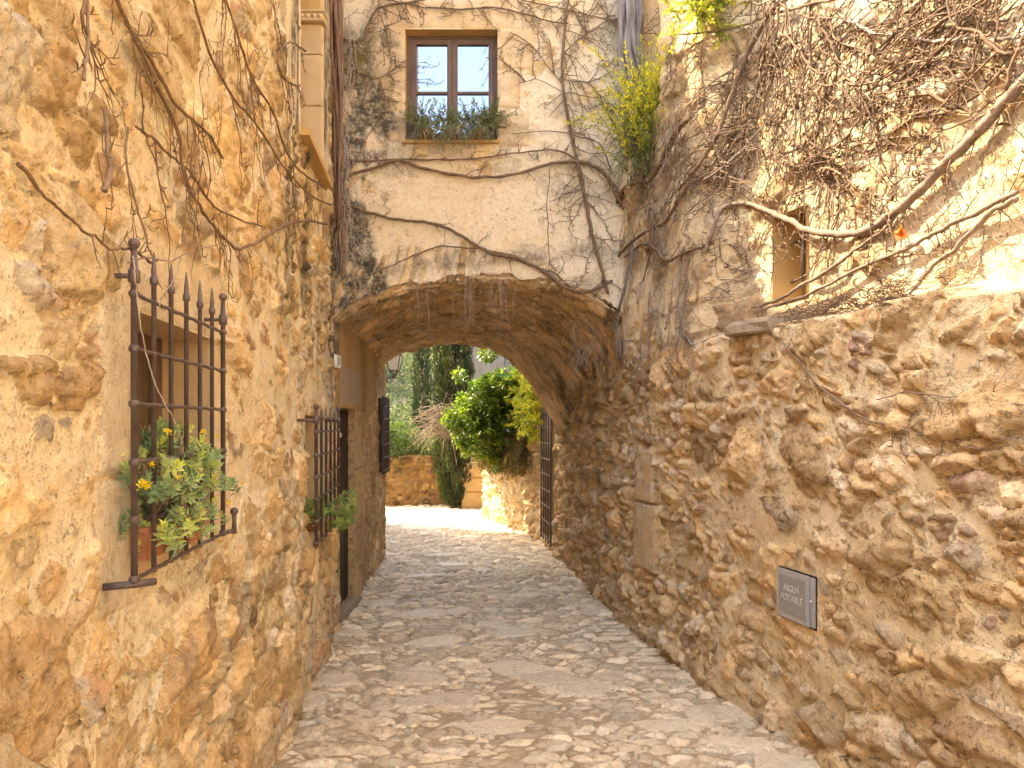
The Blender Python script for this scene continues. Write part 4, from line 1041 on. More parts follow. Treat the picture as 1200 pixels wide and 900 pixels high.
# thick trunks in the two corners of the facade
def bundle(name, label, paths, mat, fibres=0, fm='rootlet'):
    root = empty(name, paths[0][0][:3], label, 'old vine')
    for p in paths:
        q = catmull(p, 8); q[:, 3] *= 1 + .12 * np.sin(np.arange(len(q)) * .9)
        m = MB(); m.tube([tuple(a[:3]) for a in q], q[:, 3], 10); m.build('stem', M[mat], root)
    return root
pp = []
for k in range(11):
    ph = k * 2.4; y0 = 5.30 + 0.048 * k; x0 = left_x(y0) + .045 + .02 * (k % 2); r0 = R.uniform(.012, .026)
    pts = []
    for j, z in enumerate(np.linspace(5.6, 3.5 - 0.35 * (k % 3), 8)):
        f = (5.6 - z) / 2.3
        pts.append((x0 + .012 * math.sin(ph + j * 1.3), y0 + .03 * math.cos(ph + j) + (5.72 - y0) * f * .7, z, r0 * (1 - .6 * f)))
    pp.append(pts)
tr_l = bundle('old_vine', 'thick bundle of reddish twisted vine stems rising in the left corner of the facade', pp, 'bark_red')
m = MB()
for k in range(46):
    x = -1.41 + R.random() * .13; y = 5.80 - R.random() * .1; z = R.uniform(3.0, 5.2); P = []
    for j in range(int(R.uniform(8, 22))):
        P.append((x, y, z)); x = min(-1.2, max(-1.43, x + R.gauss(0.002, .014))); y = min(5.86, y + R.gauss(0, .006)); z -= .055
        if z < 2.5: break
    if len(P) > 3: m.tube(P, np.linspace(.0038, .0016, len(P)), 5)
o = m.build('hanging_roots', M['rootlet'], tr_l); o['kind'] = 'stuff'
def P_(px, py, Y, r): a = px3(px, py, Y); return (a[0], a[1], a[2], r)
bundle('old_vine', 'broad grey fissured vine trunk rising in the right corner of the facade', [
    [P_(741, -60, 5.76, .085), P_(739, 0, 5.76, .085), P_(738, 40, 5.76, .082), P_(741, 90, 5.75, .070), P_(746, 140, 5.72, .055), P_(752, 185, 5.68, .035), P_(752, 212, 5.66, .022)],
    *[[P_(728 + 3.2 * i + R.gauss(0, 1.5) + (3 if j > 3 else 0), -60 + 38 * j, 5.74 - .03 * math.sin(3.14 * i / 7) - .05, R.uniform(.018, .034) * (1 - .09 * j)) for j in range(7)] for i in range(8)],
    [P_(731, -60, 5.80, .035), P_(729, 10, 5.80, .034), P_(730, 60, 5.80, .030), P_(735, 120, 5.78, .022)],
    [P_(750, -60, 5.72, .030), P_(749, 20, 5.72, .034), P_(748, 70, 5.72, .028), P_(752, 120, 5.70, .02)]], 'bark_grey')
# corner tangle on the right wall near the facade
vine('climbing_vine', 'dark forked vine bending round the corner between facade and right wall', 'vine', RIG,
     [[(728, 243, .019), (738, 222, .019), (752, 213, .018), (768, 212, .017), (780, 196, .017), (790, 172, .018), (803, 150, .018), (818, 138, .014)],
      [(800, 238, .015), (812, 220, .015), (822, 205, .012)],
      [(730, 300, .010), (745, 285, .012), (765, 272, .012), (785, 262, .012), (800, 240, .014)],
      [(738, 300, .011), (760, 285, .010), (775, 290, .012), (790, 303, .012), (815, 292, .010), (845, 285, .008)],
      [(760, 330, .006), (768, 300, .007), (775, 285, .007)]], 60, (0.08, 0.3), .0040, 2, mat='bark', tmat='bark_pale', curl=.8)
vine('climbing_vine', 'grey web of vine stems meeting in a point beside the arch crown on the right', 'vine', RIG,
     [[(728, 372, .010), (736, 345, .012), (742, 315, .013), (748, 290, .012)], [(727, 372, .012), (724, 350, .012)],
      [(812, 330, .006), (806, 380, .007), (812, 400, .008), (830, 415, .007)], [(803, 290, .004), (802, 340, .004), (797, 380, .003), (800, 425, .003)],
      [(768, 330, .004), (766, 370, .005), (766, 420, .004)]], 40, (0.08, 0.3), .0025, 1, mat='bark_grey', tmat='rootlet', curl=.7, bias=-1.57)
# upper right wall
vine('climbing_vine', 'thick pale vine limb sweeping over the small window of the right wall', 'vine', RIG,
     [[(838, 296, .011), (848, 268, .013), (862, 246, .014), (885, 240, .014), (915, 246, .015), (945, 258, .017), (985, 268, .018), (1030, 266, .019), (1070, 245, .021), (1110, 212, .022), (1150, 172, .022), (1200, 118, .022), (1260, 50, .022)]], 30, (0.08, 0.25), .003, 1, mat='bark_pale', tmat='bark', offs=.05)
vine('climbing_vine', 'thin straight vine limb rising from the ledge slab across the right wall', 'vine', RIG,
     [[(895, 360, .008), (930, 350, .010), (975, 325, .010), (1010, 300, .009), (1045, 275, .008), (1070, 248, .007)],
      [(905, 365, .007), (960, 345, .008), (1020, 318, .009), (1090, 290, .010), (1120, 275, .011), (1160, 252, .011), (1215, 225, .011)],
      [(1085, 345, .007), (1110, 315, .009), (1140, 290, .010), (1180, 250, .010), (1215, 232, .010)]], 34, (0.08, 0.28), .003, 1, mat='bark_pale', tmat='bark', offs=.06)
vine('climbing_vine', 'white bleached vine stem near the top of the right wall', 'vine', RIG,
     [[(1000, 18, .006), (1040, 35, .008), (1085, 38, .007), (1120, 47, .007), (1170, 42, .007), (1230, 40, .007)], [(1140, 42, .005), (1135, 65, .005), (1128, 90, .004)]], 16, (0.1, 0.3), .003, 1, mat='rootlet', offs=.06)
vine('climbing_vine', 'dark pair of vine stems slanting down from the top of the right wall', 'vine', RIG,
     [[(945, -10, .012), (915, 15, .014), (892, 48, .015), (876, 85, .016), (862, 120, .015), (845, 160, .013), (832, 185, .012), (820, 205, .010)],
      [(930, 40, .008), (905, 90, .009), (880, 130, .009), (858, 170, .008), (838, 215, .007)],
      [(800, 40, .006), (850, 35, .007), (900, 22, .008), (960, 5, .008), (1010, -5, .008)]], 44, (0.12, 0.4), .0046, 2, mat='bark', offs=.05)
def tangle(label, areas, n, tl, tr, mat, depth=2, curl=.75, bias=None, maxoff=.10, group=None):
    root = None; m = MB()
    for k in range(n):
        x0, x1, y0, y1 = areas[k % len(areas)]
        u, v = RIG.unproj(R.uniform(x0, x1), R.uniform(y0, y1))
        a = R.uniform(0, 6.28) if bias is None or R.random() < .35 else bias + R.gauss(0, .5)
        if root is None: root = empty('vine_tangle', RIG.pos(u, v, 0.02), label, 'vine', group)
        twig(m, RIG, u, v, R.uniform(.02, .06), a, R.uniform(*tl), tr * R.uniform(.7, 1.3), depth, curl, maxoff=maxoff)
    o = m.build('twigs', M[mat], root); o['kind'] = 'stuff'
    return root
tangle('dense tangle of bare brown vine twigs covering the sunlit right wall beside the yellow sprigs', [(805, 960, 20, 240), (840, 960, 60, 300)], 48, (0.12, 0.42), .0044, 'bark', bias=4.2)
tangle('mat of dark vine twigs midway along the sunlit wall above the thick limb', [(930, 1080, 60, 240), (900, 1050, 130, 200)], 52, (0.1, 0.36), .0042, 'bark', bias=.5)
tangle('loose vine twigs over the outermost top part of the right wall by the bleached stem', [(1060, 1230, -20, 160), (1000, 1230, 0, 60)], 34, (0.1, 0.38), .0042, 'bark', bias=.6)
tangle('pale dry vine twigs scattered over the right wall around the small window', [(960, 1180, 240, 340), (850, 905, 280, 360), (960, 1100, 200, 300)], 50, (0.08, 0.26), .0034, 'bark_pale', 1)
def limbs(label, spec, mat='bark'):
    root = None
    for (x0, x1, y0, y1, n, bias, sp, Ln, r) in spec:
        for k in range(n):
            u, v = RIG.unproj(R.uniform(x0, x1), R.uniform(y0, y1)); m = MB()
            if root is None: root = empty('climbing_vine', RIG.pos(u, v, .03), label, 'vine')
            twig(m, RIG, u, v, R.uniform(.03, .09), bias + R.gauss(0, sp), R.uniform(*Ln), R.uniform(*r), 1, .55, step=.034, maxoff=.16)
            m.build('stem', M[mat], root)
limbs('curving brown vine stems fanning down the left half of the sunlit right wall', [(860, 1000, -30, 60, 16, 4.35, .3, (.6, 1.2), (.006, .010)), (830, 900, 40, 180, 10, 4.5, .4, (.4, .8), (.005, .008))])
limbs('crossing brown vine stems over the middle and right of the sunlit right wall', [(930, 1100, 40, 220, 16, 3.6, .5, (.4, .9), (.005, .009)), (1080, 1220, -20, 140, 12, .8, .5, (.4, .9), (.005, .009)), (960, 1180, 120, 260, 10, .5, .4, (.3, .8), (.004, .007))])
limbs('grey brown vine stems knotted over the shaded wall between facade and small window', [(740, 850, 200, 300, 12, 2.6, .8, (.3, .8), (.004, .009)), (760, 850, 280, 420, 8, 4.6, .3, (.3, .7), (.003, .006))], 'bark_pale')
# nest of dry twigs on the ledge
root = empty('twig_nest', RIG.pos(3.5, 2.2, -.1), 'messy nest of dry reddish twigs lying on the ledge beside the slab', 'twigs'); m = MB()
for k in range(170):
    u, v = R.gauss(3.42, .22), 2.20; P = []
    a = R.uniform(0, 6.28); o_ = R.uniform(-.16, .06); v += R.uniform(-.03, .05)
    for j in range(9):
        P.append((float(right_x(u)) + .04 - o_, u, v)); a += R.uniform(.1, .6); u += math.cos(a) * .022; o_ += math.sin(a) * .02; v += R.gauss(.001, .012)
    m.tube(P, .0018, 4)
o = m.build('twigs', M['bark_dryred'] if 'bark_dryred' in M else M['bark'], root); o['kind'] = 'stuff'
# thin stems on the lower right wall
vine('climbing_vine', 'thin pale vine stem trailing down the shaded lower right wall from the ledge', 'vine', RIG,
     [[(925, 400, .0045), (945, 422, .0045), (970, 455, .0040), (1010, 485, .0038), (1050, 502, .0036), (1100, 515, .0034), (1150, 522, .0032), (1200, 508, .003), (1230, 500, .003)],
      [(1035, 468, .0025), (1090, 460, .003), (1150, 467, .003), (1215, 474, .003)]], 16, (0.05, 0.16), .0018, 1, mat='bark_pale', tmat='bark')
# left wall vines
vine('climbing_vine', 'long bare vine slanting down the upper left wall to a loop above the grille', 'vine', LEF,
     [[(95, -20, .005), (115, 25, .005), (140, 65, .0055), (165, 115, .0055), (185, 160, .0055), (192, 195, .005), (210, 235, .005), (235, 265, .005), (258, 284, .006), (285, 280, .006), (310, 268, .007), (340, 262, .007), (372, 262, .008)],
      [(118, 28, .004), (150, 70, .005), (180, 118, .005), (215, 150, .005), (240, 185, .005)],
      [(75, 60, .003), (62, 20, .004), (68, -20, .004)]], 34, (0.08, 0.26), .0022, 2, bias=5.3)
vine('climbing_vine', 'thin bare vine stem reaching across the left wall to the top of the first grille', 'vine', LEF,
     [[(-20, 195, .0045), (20, 228, .0032), (60, 256, .0032), (100, 280, .003), (138, 297, .0035), (158, 305, .003)]], 8, (0.02, 0.06), .0018, 0)
vine('climbing_vine', 'short stiff vine stem hooked on the near left wall under the top edge', 'vine', LEF,
     [[(68, -10, .004), (66, 50, .004), (64, 95, .004)], [(90, 130, .0045), (95, 170, .005), (98, 205, .006), (86, 222, .006)], [(120, 150, .003), (122, 200, .003), (140, 260, .0028), (152, 300, .002)]], 10, (0.04, 0.1), .002, 1, mat='bark_pale', tmat='bark')
vine('climbing_vine', 'web of thin bare vines on the left wall below the carved upper window', 'vine', LEF,
     [[(200, -10, .004), (225, 60, .0045), (255, 110, .005), (290, 150, .005), (320, 195, .005), (350, 225, .005), (378, 240, .007)],
      [(240, -10, .004), (262, 55, .005), (280, 100, .005), (305, 135, .005), (330, 190, .005), (372, 222, .005)],
      [(345, 60, .006), (325, 50, .005), (310, 70, .005), (318, 92, .006), (338, 100, .006)],
      [(130, 150, .004), (160, 170, .004), (195, 195, .004), (235, 245, .004), (290, 265, .004)]], 46, (0.1, 0.36), .0026, 2, bias=5.1)
# dried strands lying over the grille
def free_tube(name, label, cat, pts, r, mat, sides=6, group=None):
    q = catmull(np.array([P_(*p, r) for p in pts]), 10); q[:, :3] += rng.normal(size=(len(q), 3)) * .0008
    m = MB(); m.tube([tuple(a[:3]) for a in q], np.linspace(r, r * .6, len(q)), sides)
    o = m.build(name, M[mat]); tag(o, label, cat, group)
free_tube('dry_vine', 'pale dry stem hanging down in front of the first bars of the large grille', 'dry vine', [(156, 300, 1.72), (160, 345, 1.73), (168, 400, 1.75), (182, 450, 1.80), (205, 495, 1.88), (214, 520, 1.90)], .0022, 'rootlet')
free_tube('dry_vine', 'looping pale stem tied along the spear tips of the large grille', 'dry vine', [(150, 308, 1.72), (172, 302, 1.84), (200, 306, 1.98), (212, 300, 2.02), (235, 292, 2.3), (262, 285, 2.6)], .0022, 'bark_pale')
free_tube('dry_vine', 'short whitish stem crossing the third bar of the large grille', 'dry vine', [(212, 300, 1.98), (205, 325, 1.95), (192, 345, 1.89), (186, 362, 1.85)], .0018, 'rootlet')
# rootlets dangling from the arch edge
root = empty('hanging_roots', px3(560, 335, 5.8), 'pale hair thin dead roots dangling over the crown of the arch', 'roots'); m = MB()
for k in range(26):
    px = R.choice((R.gauss(553, 7), R.gauss(498, 6), R.gauss(582, 5), R.uniform(440, 620))); y0 = R.uniform(300, 345) if abs(px - 553) < 20 else R.uniform(325, 350)
    x, y, z = px3(px, y0, 5.82); P = []; L = R.uniform(.2, .62)
    for j in range(14):
        P.append((x, y, z)); x += R.gauss(0, .004); y += R.gauss(0, .004); z -= L / 14
    m.tube(P, np.linspace(.0022, .0009, 14), 4)
o = m.build('strands', M['rootlet'], root); o['kind'] = 'stuff'
root = empty('hanging_roots', px3(690, 395, 6.1), 'wispy clump of dead roots dangling under the right shoulder of the arch', 'roots'); m = MB()
for k in range(26):
    x, y, z = px3(R.gauss(690, 12), R.uniform(370, 410), 6.05); P = []; L = R.uniform(.12, .45); a = R.gauss(0, .01)
    for j in range(12):
        P.append((x, y, z)); x += a + R.gauss(0, .008); y += R.gauss(0, .006); z -= L / 12
    m.tube(P, np.linspace(.0024, .0011, 12), 4)
o = m.build('strands', M['rootlet'], root); o['kind'] = 'stuff'

# ------------------------------------------------------------------ plants
def rosettes(parent, name, C, mat, L, nl, axis=(0, 0, 1), spread=0.9, W=0.36):
    cs = []; ds = []; ns = []; rr = []; ll = []
    for c in C:
        ax = np.array(axis) + rng.normal(size=3) * .45; ax /= np.linalg.norm(ax)
        t1 = np.cross(ax, [1, 0, .3]); t1 /= np.linalg.norm(t1); t2 = np.cross(ax, t1); base = rng.random() * 0.7
        s = 0.7 + .5 * rng.random()
        for k in range(nl):
            ph = k * 2.4; el = 0.15 + 1.1 * (k / nl) ** 1.0
            d = (math.cos(ph) * t1 + math.sin(ph) * t2) * math.cos(el) * spread + ax * math.sin(el) * .9
            cs.append(np.array(c) + ax * (-.035 + .05 * k / nl) * s); ds.append(d); ns.append(ax); rr.append(base + 0.35 * (k / nl) + .1 * rng.normal()); ll.append(L * s * (1.05 - .45 * k / nl))
    ll = np.array(ll)
    return leaves(name, cs, np.array(ds), np.array(ns), ll, ll * W, mat, parent, np.array(rr), fold=.12)
def flowers(parent, C, r):
    cs = []; ds = []
    for c in C:
        for k in range(46):
            d = rdir(1, .9)[0]; cs.append(np.array(c) + d * r * .75 * rng.random()); ds.append(d)
    leaves('flower', cs, np.array(ds), rdir(len(cs)), r * .5, r * .32, M['flower'], parent)
def flower_at(parent, lst):
    for c, r in lst: flowers(parent, [c], r)
# planter with succulent behind the first grille
root = empty('potted_succulent', (left_x(2.1) + 0.02, 2.08, 1.29), 'grey green succulent with yellow flowers in a terracotta planter behind the large grille', 'potted plant')
m = MB(); xa = left_x(2.1) + .01
v = []
for (z, g) in ((1.292, 0.0), (1.365, 0.010), (1.365, 0.016), (1.380, 0.016), (1.380, 0.006), (1.36, 0.003)):
    for (x, y) in ((xa - .065, 1.90), (xa + .065, 1.89), (xa + .05, 2.26), (xa - .08, 2.27)):
        cx_, cy_ = xa, 2.08; v.append((x + math.copysign(g, x - cx_), y + math.copysign(g, y - cy_), z))
F = [(3, 2, 1, 0)]
for i in range(5): F += [(4 * i + k, 4 * i + (k + 1) % 4, 4 * i + 4 + (k + 1) % 4, 4 * i + 4 + k) for k in range(4)]
F.append((20, 21, 22, 23)); m.add(v, F); m.build('planter', M['terracotta'], root)
C = []
for k in range(170):
    y = np.clip(rng.normal(2.06, .18), 1.82, 2.38); o_ = rng.uniform(-.02, .155); z = 1.315 + .295 * rng.random() * (1 - abs(y - 2.08) * .9) + .02
    C.append((left_x(y) + o_, y, z))
for k in range(10): y = rng.uniform(1.95, 2.2); C.append((left_x(y) + rng.uniform(.0, .08), y, rng.uniform(1.60, 1.66)))
rosettes(root, 'foliage', C, M['leaf_succ'], .031, 20, axis=(.5, -.3, .8), W=.44)
m = MB()
for c in C[::2]:
    a = np.array((xa + rng.uniform(-.03, .05), rng.uniform(1.95, 2.2), 1.36)); e = np.array(c); mid = (a + e) / 2 + np.array((.02, 0, -.015)); t = np.linspace(0, 1, 7)[:, None]
    m.tube((1 - t) ** 2 * a + 2 * t * (1 - t) * mid + t * t * e, .0028, 5)
m.build('stems', M['bark_pale'], root)
flower_at(root, [(px3(169, 571, 1.72), .020), (px3(196, 507, 1.82), .012), (px3(238, 507, 2.0), .011), (px3(268, 589, 2.1), .010), (px3(178, 545, 1.75), .009), (px3(255, 512, 2.2), .008), (px3(210, 560, 1.8), .008), (px3(284, 567, 2.2), .008)])
root = empty('potted_plant', (left_x(4.75) + 0.02, 4.75, 0.95), 'small fresh green plant spilling through the second grille on the left wall', 'potted plant')
m = MB(); m.lathe([(.05, .955), (.075, 1.05), (.08, 1.05), (.08, 1.065), (.06, 1.06)], left_x(4.7) + .02, 4.7, 14); m.build('pot', M['terracotta'], root)
C = []
for k in range(62):
    y = rng.uniform(4.55, 5.30); C.append((left_x(y) + rng.uniform(.08, .26), y, 1.08 + rng.normal() * .055))
for k in range(20):
    y = rng.uniform(4.35, 4.7); C.append((left_x(y) + rng.uniform(.0, .12), y, 1.10 + rng.normal() * .05))
M['leaf_fresh'] = leaf_mat('fresh_leaves', (0.13, 0.20, 0.06), (0.25, 0.33, 0.09), (0.36, 0.42, 0.13), 0.5, 0.3)
rosettes(root, 'foliage', C, M['leaf_fresh'], .045, 14, axis=(.6, -.3, .6), W=.34)
m = MB()
for c in C[::4]: m.tube([(left_x(4.72) + .02, 4.72, 1.05), ((left_x(4.72) + c[0]) / 2, (4.72 + c[1]) / 2, 1.12), c], .003, 5)
m.build('stems', M['bark_pale'], root)
def sprigs(parent, name, bases, dirs, L, n, mat, leafL, leafW, stem_mat=None, bend=0.4, rnd0=0.5, grad=0.0, grav=0.0):
    cs = []; ds = []; rr = []; sm = MB()
    for b, d in zip(bases, dirs):
        d = np.array(d, float); d /= np.linalg.norm(d); p = np.array(b, float); l = L * (0.6 + .7 * rng.random()); st = l / n; P = [p.copy()]; bd = rng.normal(size=3) * bend / n; rb = rng.normal() * .2
        for k in range(n):
            d = d + bd + np.array((0, 0, -grav / n)); d /= np.linalg.norm(d); p = p + d * st; P.append(p.copy())
            for q in range(3):
                s = rng.normal(size=3); s -= d * np.dot(s, d); s /= np.linalg.norm(s); cs.append(p + d * st * (rng.random() - .5)); ds.append(d * .9 + s * .8); rr.append(rnd0 + rb + grad * k / n + .12 * rng.normal())
        sm.tube(P, np.linspace(.0022, .0010, len(P)), 4)
    o = leaves(name, cs, np.array(ds), rdir(len(cs)), leafL * (0.7 + .6 * rng.random(len(cs))), leafW, mat, parent, np.array(rr))
    sm.build('stems', M[stem_mat or 'bark_pale'], parent)
    return o
# window ledge herbs
root = empty('window_planter', (-.49, 5.86, 3.95), 'row of terracotta pots with rosemary on the ledge of the facade window', 'planter')
for cx_ in (-.70, -.50, -.28):
    m = MB(); m.lathe([(.04, 3.950), (.052, 4.02), (.058, 4.02), (.058, 4.035), (.05, 4.03)], cx_, 5.885, 16); m.build('pot', M['terracotta'], root)
b = []; d = []
for k in range(160):
    x = np.clip(rng.choice([rng.normal(-.70, .05), rng.normal(-.49, .06), rng.normal(-.26, .07), rng.normal(-.17, .03)]), -.80, -.12); b.append((x, 5.87 + rng.uniform(-.05, .04), 4.03)); d.append((rng.normal() * .35, -.25 - .3 * rng.random(), rng.uniform(.2, 1.2)))
sprigs(root, 'foliage', b, d, .20, 9, M['leaf_rose'], .026, .008, 'bark', .9)
b = []; d = []
for k in range(110):
    x = rng.uniform(-.76, -.12); b.append((x, 5.80 + rng.uniform(-.03, .03), 4.02)); d.append((rng.normal() * .5, -.5, rng.uniform(-.5, .4)))
sprigs(root, 'trailing_stems', b, d, .15, 8, M['leaf_rose'], .020, .007, 'rootlet', .9, grav=2.2)
# broom on the upper ledge in the corner
root = empty('broom_shrub', px3(765, 195, 5.55), 'bright yellow green broom shrub growing from the ledge in the right corner', 'shrub')
b = []; d = []
for k in range(230):
    px, py = rng.normal(768, 14), rng.uniform(150, 215); Y = rng.uniform(5.35, 5.62); b.append(px3(px, py, Y)); d.append(((px - 762) / 40 + rng.normal() * .18, -.3 + rng.normal() * .3, 1.0))
sprigs(root, 'foliage', b, d, .52, 17, M['leaf_heath'], .030, .013, 'bark', .5, .05, .75)
b = []; d = []
for k in range(90):
    px, py = rng.normal(768, 15), rng.uniform(130, 190); b.append(px3(px, py, rng.uniform(5.3, 5.5))); d.append(((px - 762) / 30 + rng.normal() * .3, -.3, 1.0))
sprigs(root, 'yellow_shoots', b, d, .52, 16, M['leaf_heath_y'], .030, .014, 'bark', .5, .1, .8)
b = []; d = []
for k in range(120):
    px, py = rng.normal(752, 13), rng.uniform(110, 175); b.append(px3(px, py, rng.uniform(5.4, 5.55))); d.append((-.4 + rng.normal() * .3, -.5, -.6))
sprigs(root, 'drooping_shoots', b, d, .34, 14, M['leaf_rose'], .024, .007, 'bark', .7, .6, .2, grav=1.5)
root = empty('broom_shrub', px3(845, 0, 4.95), 'yellow broom sprigs hanging on the sunlit right wall at the top', 'shrub')
b = []; d = []
for k in range(210):
    px, py = rng.normal(840, 22), rng.uniform(-70, 25); b.append(px3(px, py, rng.uniform(4.55, 4.75))); d.append((rng.normal() * .5 - .1, -.3, rng.normal() * .5 - .3))
sprigs(root, 'foliage', b, d, .26, 11, M['leaf_heath'], .028, .013, 'bark', .6, .35, .5)
a = px3(797, 80, 5.28)
m = MB(); v = []
for i in range(7):
    t = -1 + 2 * i / 6
    for z in (-.07, .06): v.append((a[0] + t * .06, a[1] - .03 * (1 - t * t), a[2] + z + .008 * i))
m.add([tuple(q) for q in v] + [(q[0], q[1] + .012, q[2]) for q in v], [(2 * i, 2 * i + 2, 2 * i + 3, 2 * i + 1) for i in range(6)] + [(14 + 2 * i + 1, 14 + 2 * i + 3, 14 + 2 * i + 2, 14 + 2 * i) for i in range(6)] + [(0, 1, 15, 14), (12, 26, 27, 13)] + [(2 * i, 14 + 2 * i, 16 + 2 * i, 2 + 2 * i) for i in range(6)] + [(2 * i + 1, 3 + 2 * i, 17 + 2 * i, 15 + 2 * i) for i in range(6)])
M['orange'] = simple('orange_clay', (0.62, 0.20, 0.06), (0.5, 0.15, 0.05), 20, .8)
o = m.build('clay_tile', M['orange']); tag(o, 'curved orange clay roof tile piece lodged beside the broom shrub', 'tile')
u, v = RIG.unproj(1078, 268); c = np.array(RIG.pos(u, v, .08))
o = leaves('dry_leaf', [c, c + .01, c - .01], np.array([(-.3, -.2, -1), (-.6, -.5, -.5), (.1, -.7, -.7)]), np.array([(-1, -.3, 0)] * 3), .065, .05, M['leaf_dry']); tag(o, 'withered orange leaf caught under the thick vine limb on the right wall', 'dry leaf')

# ------------------------------------------------------------------ garden beyond the arch
bush('leafy_bush', 'bright green glossy bush leaning over the sunlit garden wall', 'bush',
     [px3(565, 487, 11.7) + (0.336,), px3(592, 469, 11.6) + (0.336,), px3(618, 470, 11.3) + (0.302,), px3(548, 507, 11.9) + (0.235,), px3(600, 505, 11.35) + (0.353,), px3(572, 519, 11.5) + (0.252,), px3(632, 448, 11.0) + (0.218,), px3(606, 453, 11.3) + (0.202,), px3(556, 473, 11.7) + (0.168,), px3(622, 430, 10.9) + (0.109,), px3(630, 488, 11.0) + (0.252,), px3(536, 499, 11.9) + (0.101,), px3(550, 527, 11.8) + (0.134,), px3(566, 451, 11.6) + (0.084,), px3(584, 441, 11.5) + (0.101,), px3(618, 420, 10.9) + (0.084,), px3(585, 542, 11.4) + (0.134,), px3(540, 477, 11.9) + (0.084,)] + [px3(R.gauss(582, 26), R.gauss(474, 24), R.uniform(11.0, 11.8)) + (R.uniform(.07, .17),) for k in range(34)],
     15000, .075, .045, M['leaf_bush'], (0.1, 11.75, 1.45), .02, .3, 14)
root = empty('hanging_creeper', px3(600, 515, 11.2), 'curtain of dry brown creeper hanging down over the sunlit garden wall', 'creeper')
b = []; d = []
for k in range(420):
    y = rng.uniform(10.5, 12.4); b.append((float(right_x(y)) - rng.uniform(.04, .14), y, rng.uniform(1.3, 1.55))); d.append((-.25, -.05, -.8))
sprigs(root, 'foliage', b, d, .40, 12, M['leaf_ivy'], .04, .016, 'bark', .5, .3, .2, grav=2)
root = empty('climbing_creeper', px3(640, 440, 10.0), 'sun bleached yellow creeper climbing the wall end right behind the arch', 'creeper')
b = []; d = []
for k in range(170):
    y = rng.uniform(9.6, 10.9); b.append((float(right_x(y)) - rng.uniform(.02, .12), y, rng.uniform(1.5, 2.7))); d.append((-.5, rng.normal() * .4, rng.normal() * .7))
sprigs(root, 'foliage', b, d, .22, 7, M['leaf_heath'], .05, .034, 'bark', .6, .5, .2)
# cypresses
def cypress(label, x, y, h, r, z0, n, L, group='cypress trees beyond the arch'):
    root = empty('cypress_tree', (x, y, 0), label, 'tree', group)
    m = MB(); m.tube([(x, y, -.3), (x + .02, y, h * .3), (x, y, h * .8)], [.11 * r / .45, .08 * r / .45, .03], 8); m.build('trunk', M['bark'], root)
    z = z0 + (h - z0) * rng.random(n); a = rng.random(n) * 6.283
    prof = np.sin(np.clip((z - z0) / (h - z0), 0, 1) ** .55 * 3.0) ** .5
    lump = 1 + .22 * np.sin(a * 5 + np.floor(z / .35) * 2.1) + .12 * np.sin(a * 11 + z * 9)
    rr = r * prof * lump * (.55 + .5 * rng.random(n) ** .5)
    P = np.stack([x + rr * np.cos(a), y + rr * np.sin(a), z], -1)
    D = np.stack([np.cos(a) * .35, np.sin(a) * .35, np.ones(n)], -1) + rng.normal(size=(n, 3)) * .22
    cl = vnoise(a * 2.6 + z * .8, z / .45, 66) - .5
    leaves('foliage', P, D, rdir(n), L * (.7 + .6 * rng.random(n)), L * .28, M['leaf_cypress'], root, .33 + cl * 1.1 + .12 * rng.normal(size=n))
cypress('broad dark cypress tree standing at the far wall behind the arch', -1.14, 14.15, 6.5, .32, .02, 20000, .10)
cypress('slim dark cypress tree just left of the broad one', -2.30, 18.5, 6.2, .19, 0.6, 5000, .12)
bush('garden_bush', 'rounded mid green bush behind the low far wall at the left', 'bush', [(-2.35, 14.95, 1.22, .42), (-2.0, 15.0, 1.15, .34), (-2.7, 14.9, 1.35, .4), (-1.75, 14.95, 1.0, .28), (-2.3, 14.7, 1.0, .3), (-1.5, 14.9, .95, .3), (-1.0, 15.0, 1.15, .42), (-3.4, 15.5, 1.4, .6)], 12000, .055, .03, M['leaf_round'], (-2.3, 15.3, 0), .03, .3, 10)
bush('garden_bush', 'shaded bush filling the garden behind the cypress', 'bush', [(-.7, 16.5, 1.1, .6), (0.1, 16.2, 1.2, .7), (-1.4, 17, 1.0, .6), (0.9, 16, 1.3, .8)], 9000, .08, .04, M['leaf_round'], (-.3, 16.3, 0), .03, .3, 8)
root = empty('dead_shrub', (-1.45, 13.8, 0.1), 'dead shrub with arching straw coloured twigs in front of the cypress', 'shrub'); m = MB()
for k in range(260):
    a = R.uniform(-.3, 3.6); p = np.array(px3(R.gauss(524, 8), R.uniform(480, 512), 13.6)); d = np.array((math.cos(a) * -1.0 + -.2, R.gauss(-.1, .3), R.uniform(-.3, 1.1))); d /= np.linalg.norm(d); P = [p.copy()]
    L = R.uniform(.25, .8)
    for j in range(9): d = d + np.array((-.02, 0, -.16)) + rng.normal(size=3) * .05; d /= np.linalg.norm(d); p = p + d * L / 9; P.append(p.copy())
    m.tube(P, np.linspace(.0042, .0018, 10), 4)
m.tube([(-1.0, 14.0, 0.5), (-1.1, 13.85, 1.1), px3(526, 492, 13.6)], [.010, .01, .008], 6)
o = m.build('twigs', M['bark_pale'], root)

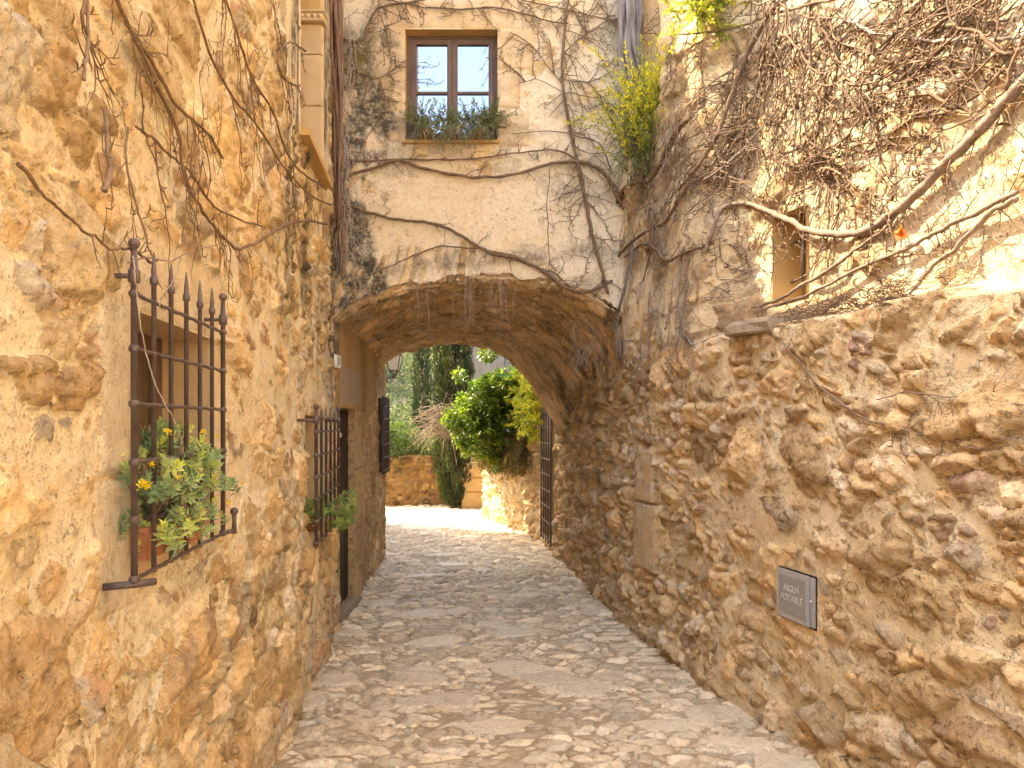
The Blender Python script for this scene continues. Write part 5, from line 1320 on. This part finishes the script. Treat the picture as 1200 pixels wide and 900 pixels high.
# ------------------------------------------------------------------ hill and woodland
def hill_z(x, y): return -2.5 + 46 * sstep(34, 210, y) + 2.5 * (fbm(x / 30, y / 30, 88, 3) - .5) * sstep(30, 60, y) - 0.0
xs = np.linspace(-260, 260, 130); ys = np.concatenate([np.linspace(15.5, 60, 40), np.linspace(65, 420, 60)])
U, V = np.meshgrid(xs, ys, indexing='ij'); Z = hill_z(U, V); Z = Z + (0 - 2.5 * 0) ; Z = np.where(V < 24, -0.02 - 2.5 * sstep(16, 24, V), Z)
o = grid_mesh('hill', np.stack([U, V, Z], -1), None, None, M['earth']); tag(o, kind='structure')
cs = []; ds = []; rr = []; ls = []
for k in range(360):
    y = 30 + 150 * R.random() ** .9; x = y * R.uniform(-.30, .10); r = R.uniform(1.3, 2.9) * (0.6 + y / 160); z = float(hill_z(np.array([x]), np.array([y]))[0]) + r * .7
    n = 420; d = rdir(n, .35); lump = 1 + .3 * np.sin(d[:, 0] * 5 + k) * np.cos(d[:, 2] * 6 + k)
    P = np.array((x, y, z)) + d * (r * (.6 + .45 * rng.random(n)) * lump)[:, None] * np.array((1, 1, .85)); cs.append(P); ds.append(d + rdir(n) * .8); rr.append(np.clip(R.gauss(.42, .30) + .16 * rng.normal(size=n), 0, 1)); ls.append(np.full(n, r * .15))
cs = np.concatenate(cs); ds = np.concatenate(ds); ls = np.concatenate(ls)
o = leaves('woodland', cs, ds, rdir(len(cs)), ls, ls * .7, M['leaf_hill'], None, np.concatenate(rr)); tag(o, 'hazy green hillside woodland behind the cypress', 'woodland', kind='stuff')

# ------------------------------------------------------------------ air
m, nt, p = new_mat('haze_air'); nt.nodes.remove(p)
pv = nt.nodes.new('ShaderNodeVolumePrincipled'); pv.inputs['Color'].default_value = (0.92, 0.94, 1.0, 1); pv.inputs['Density'].default_value = 0.0002; pv.inputs['Anisotropy'].default_value = 0.3
nt.links.new(pv.outputs[0], nt.nodes['Material Output'].inputs['Volume'])
b = MB(); b.box(-270, 270, -62, 430, -6.5, 54); o = b.build('haze', m); tag(o, kind='stuff')
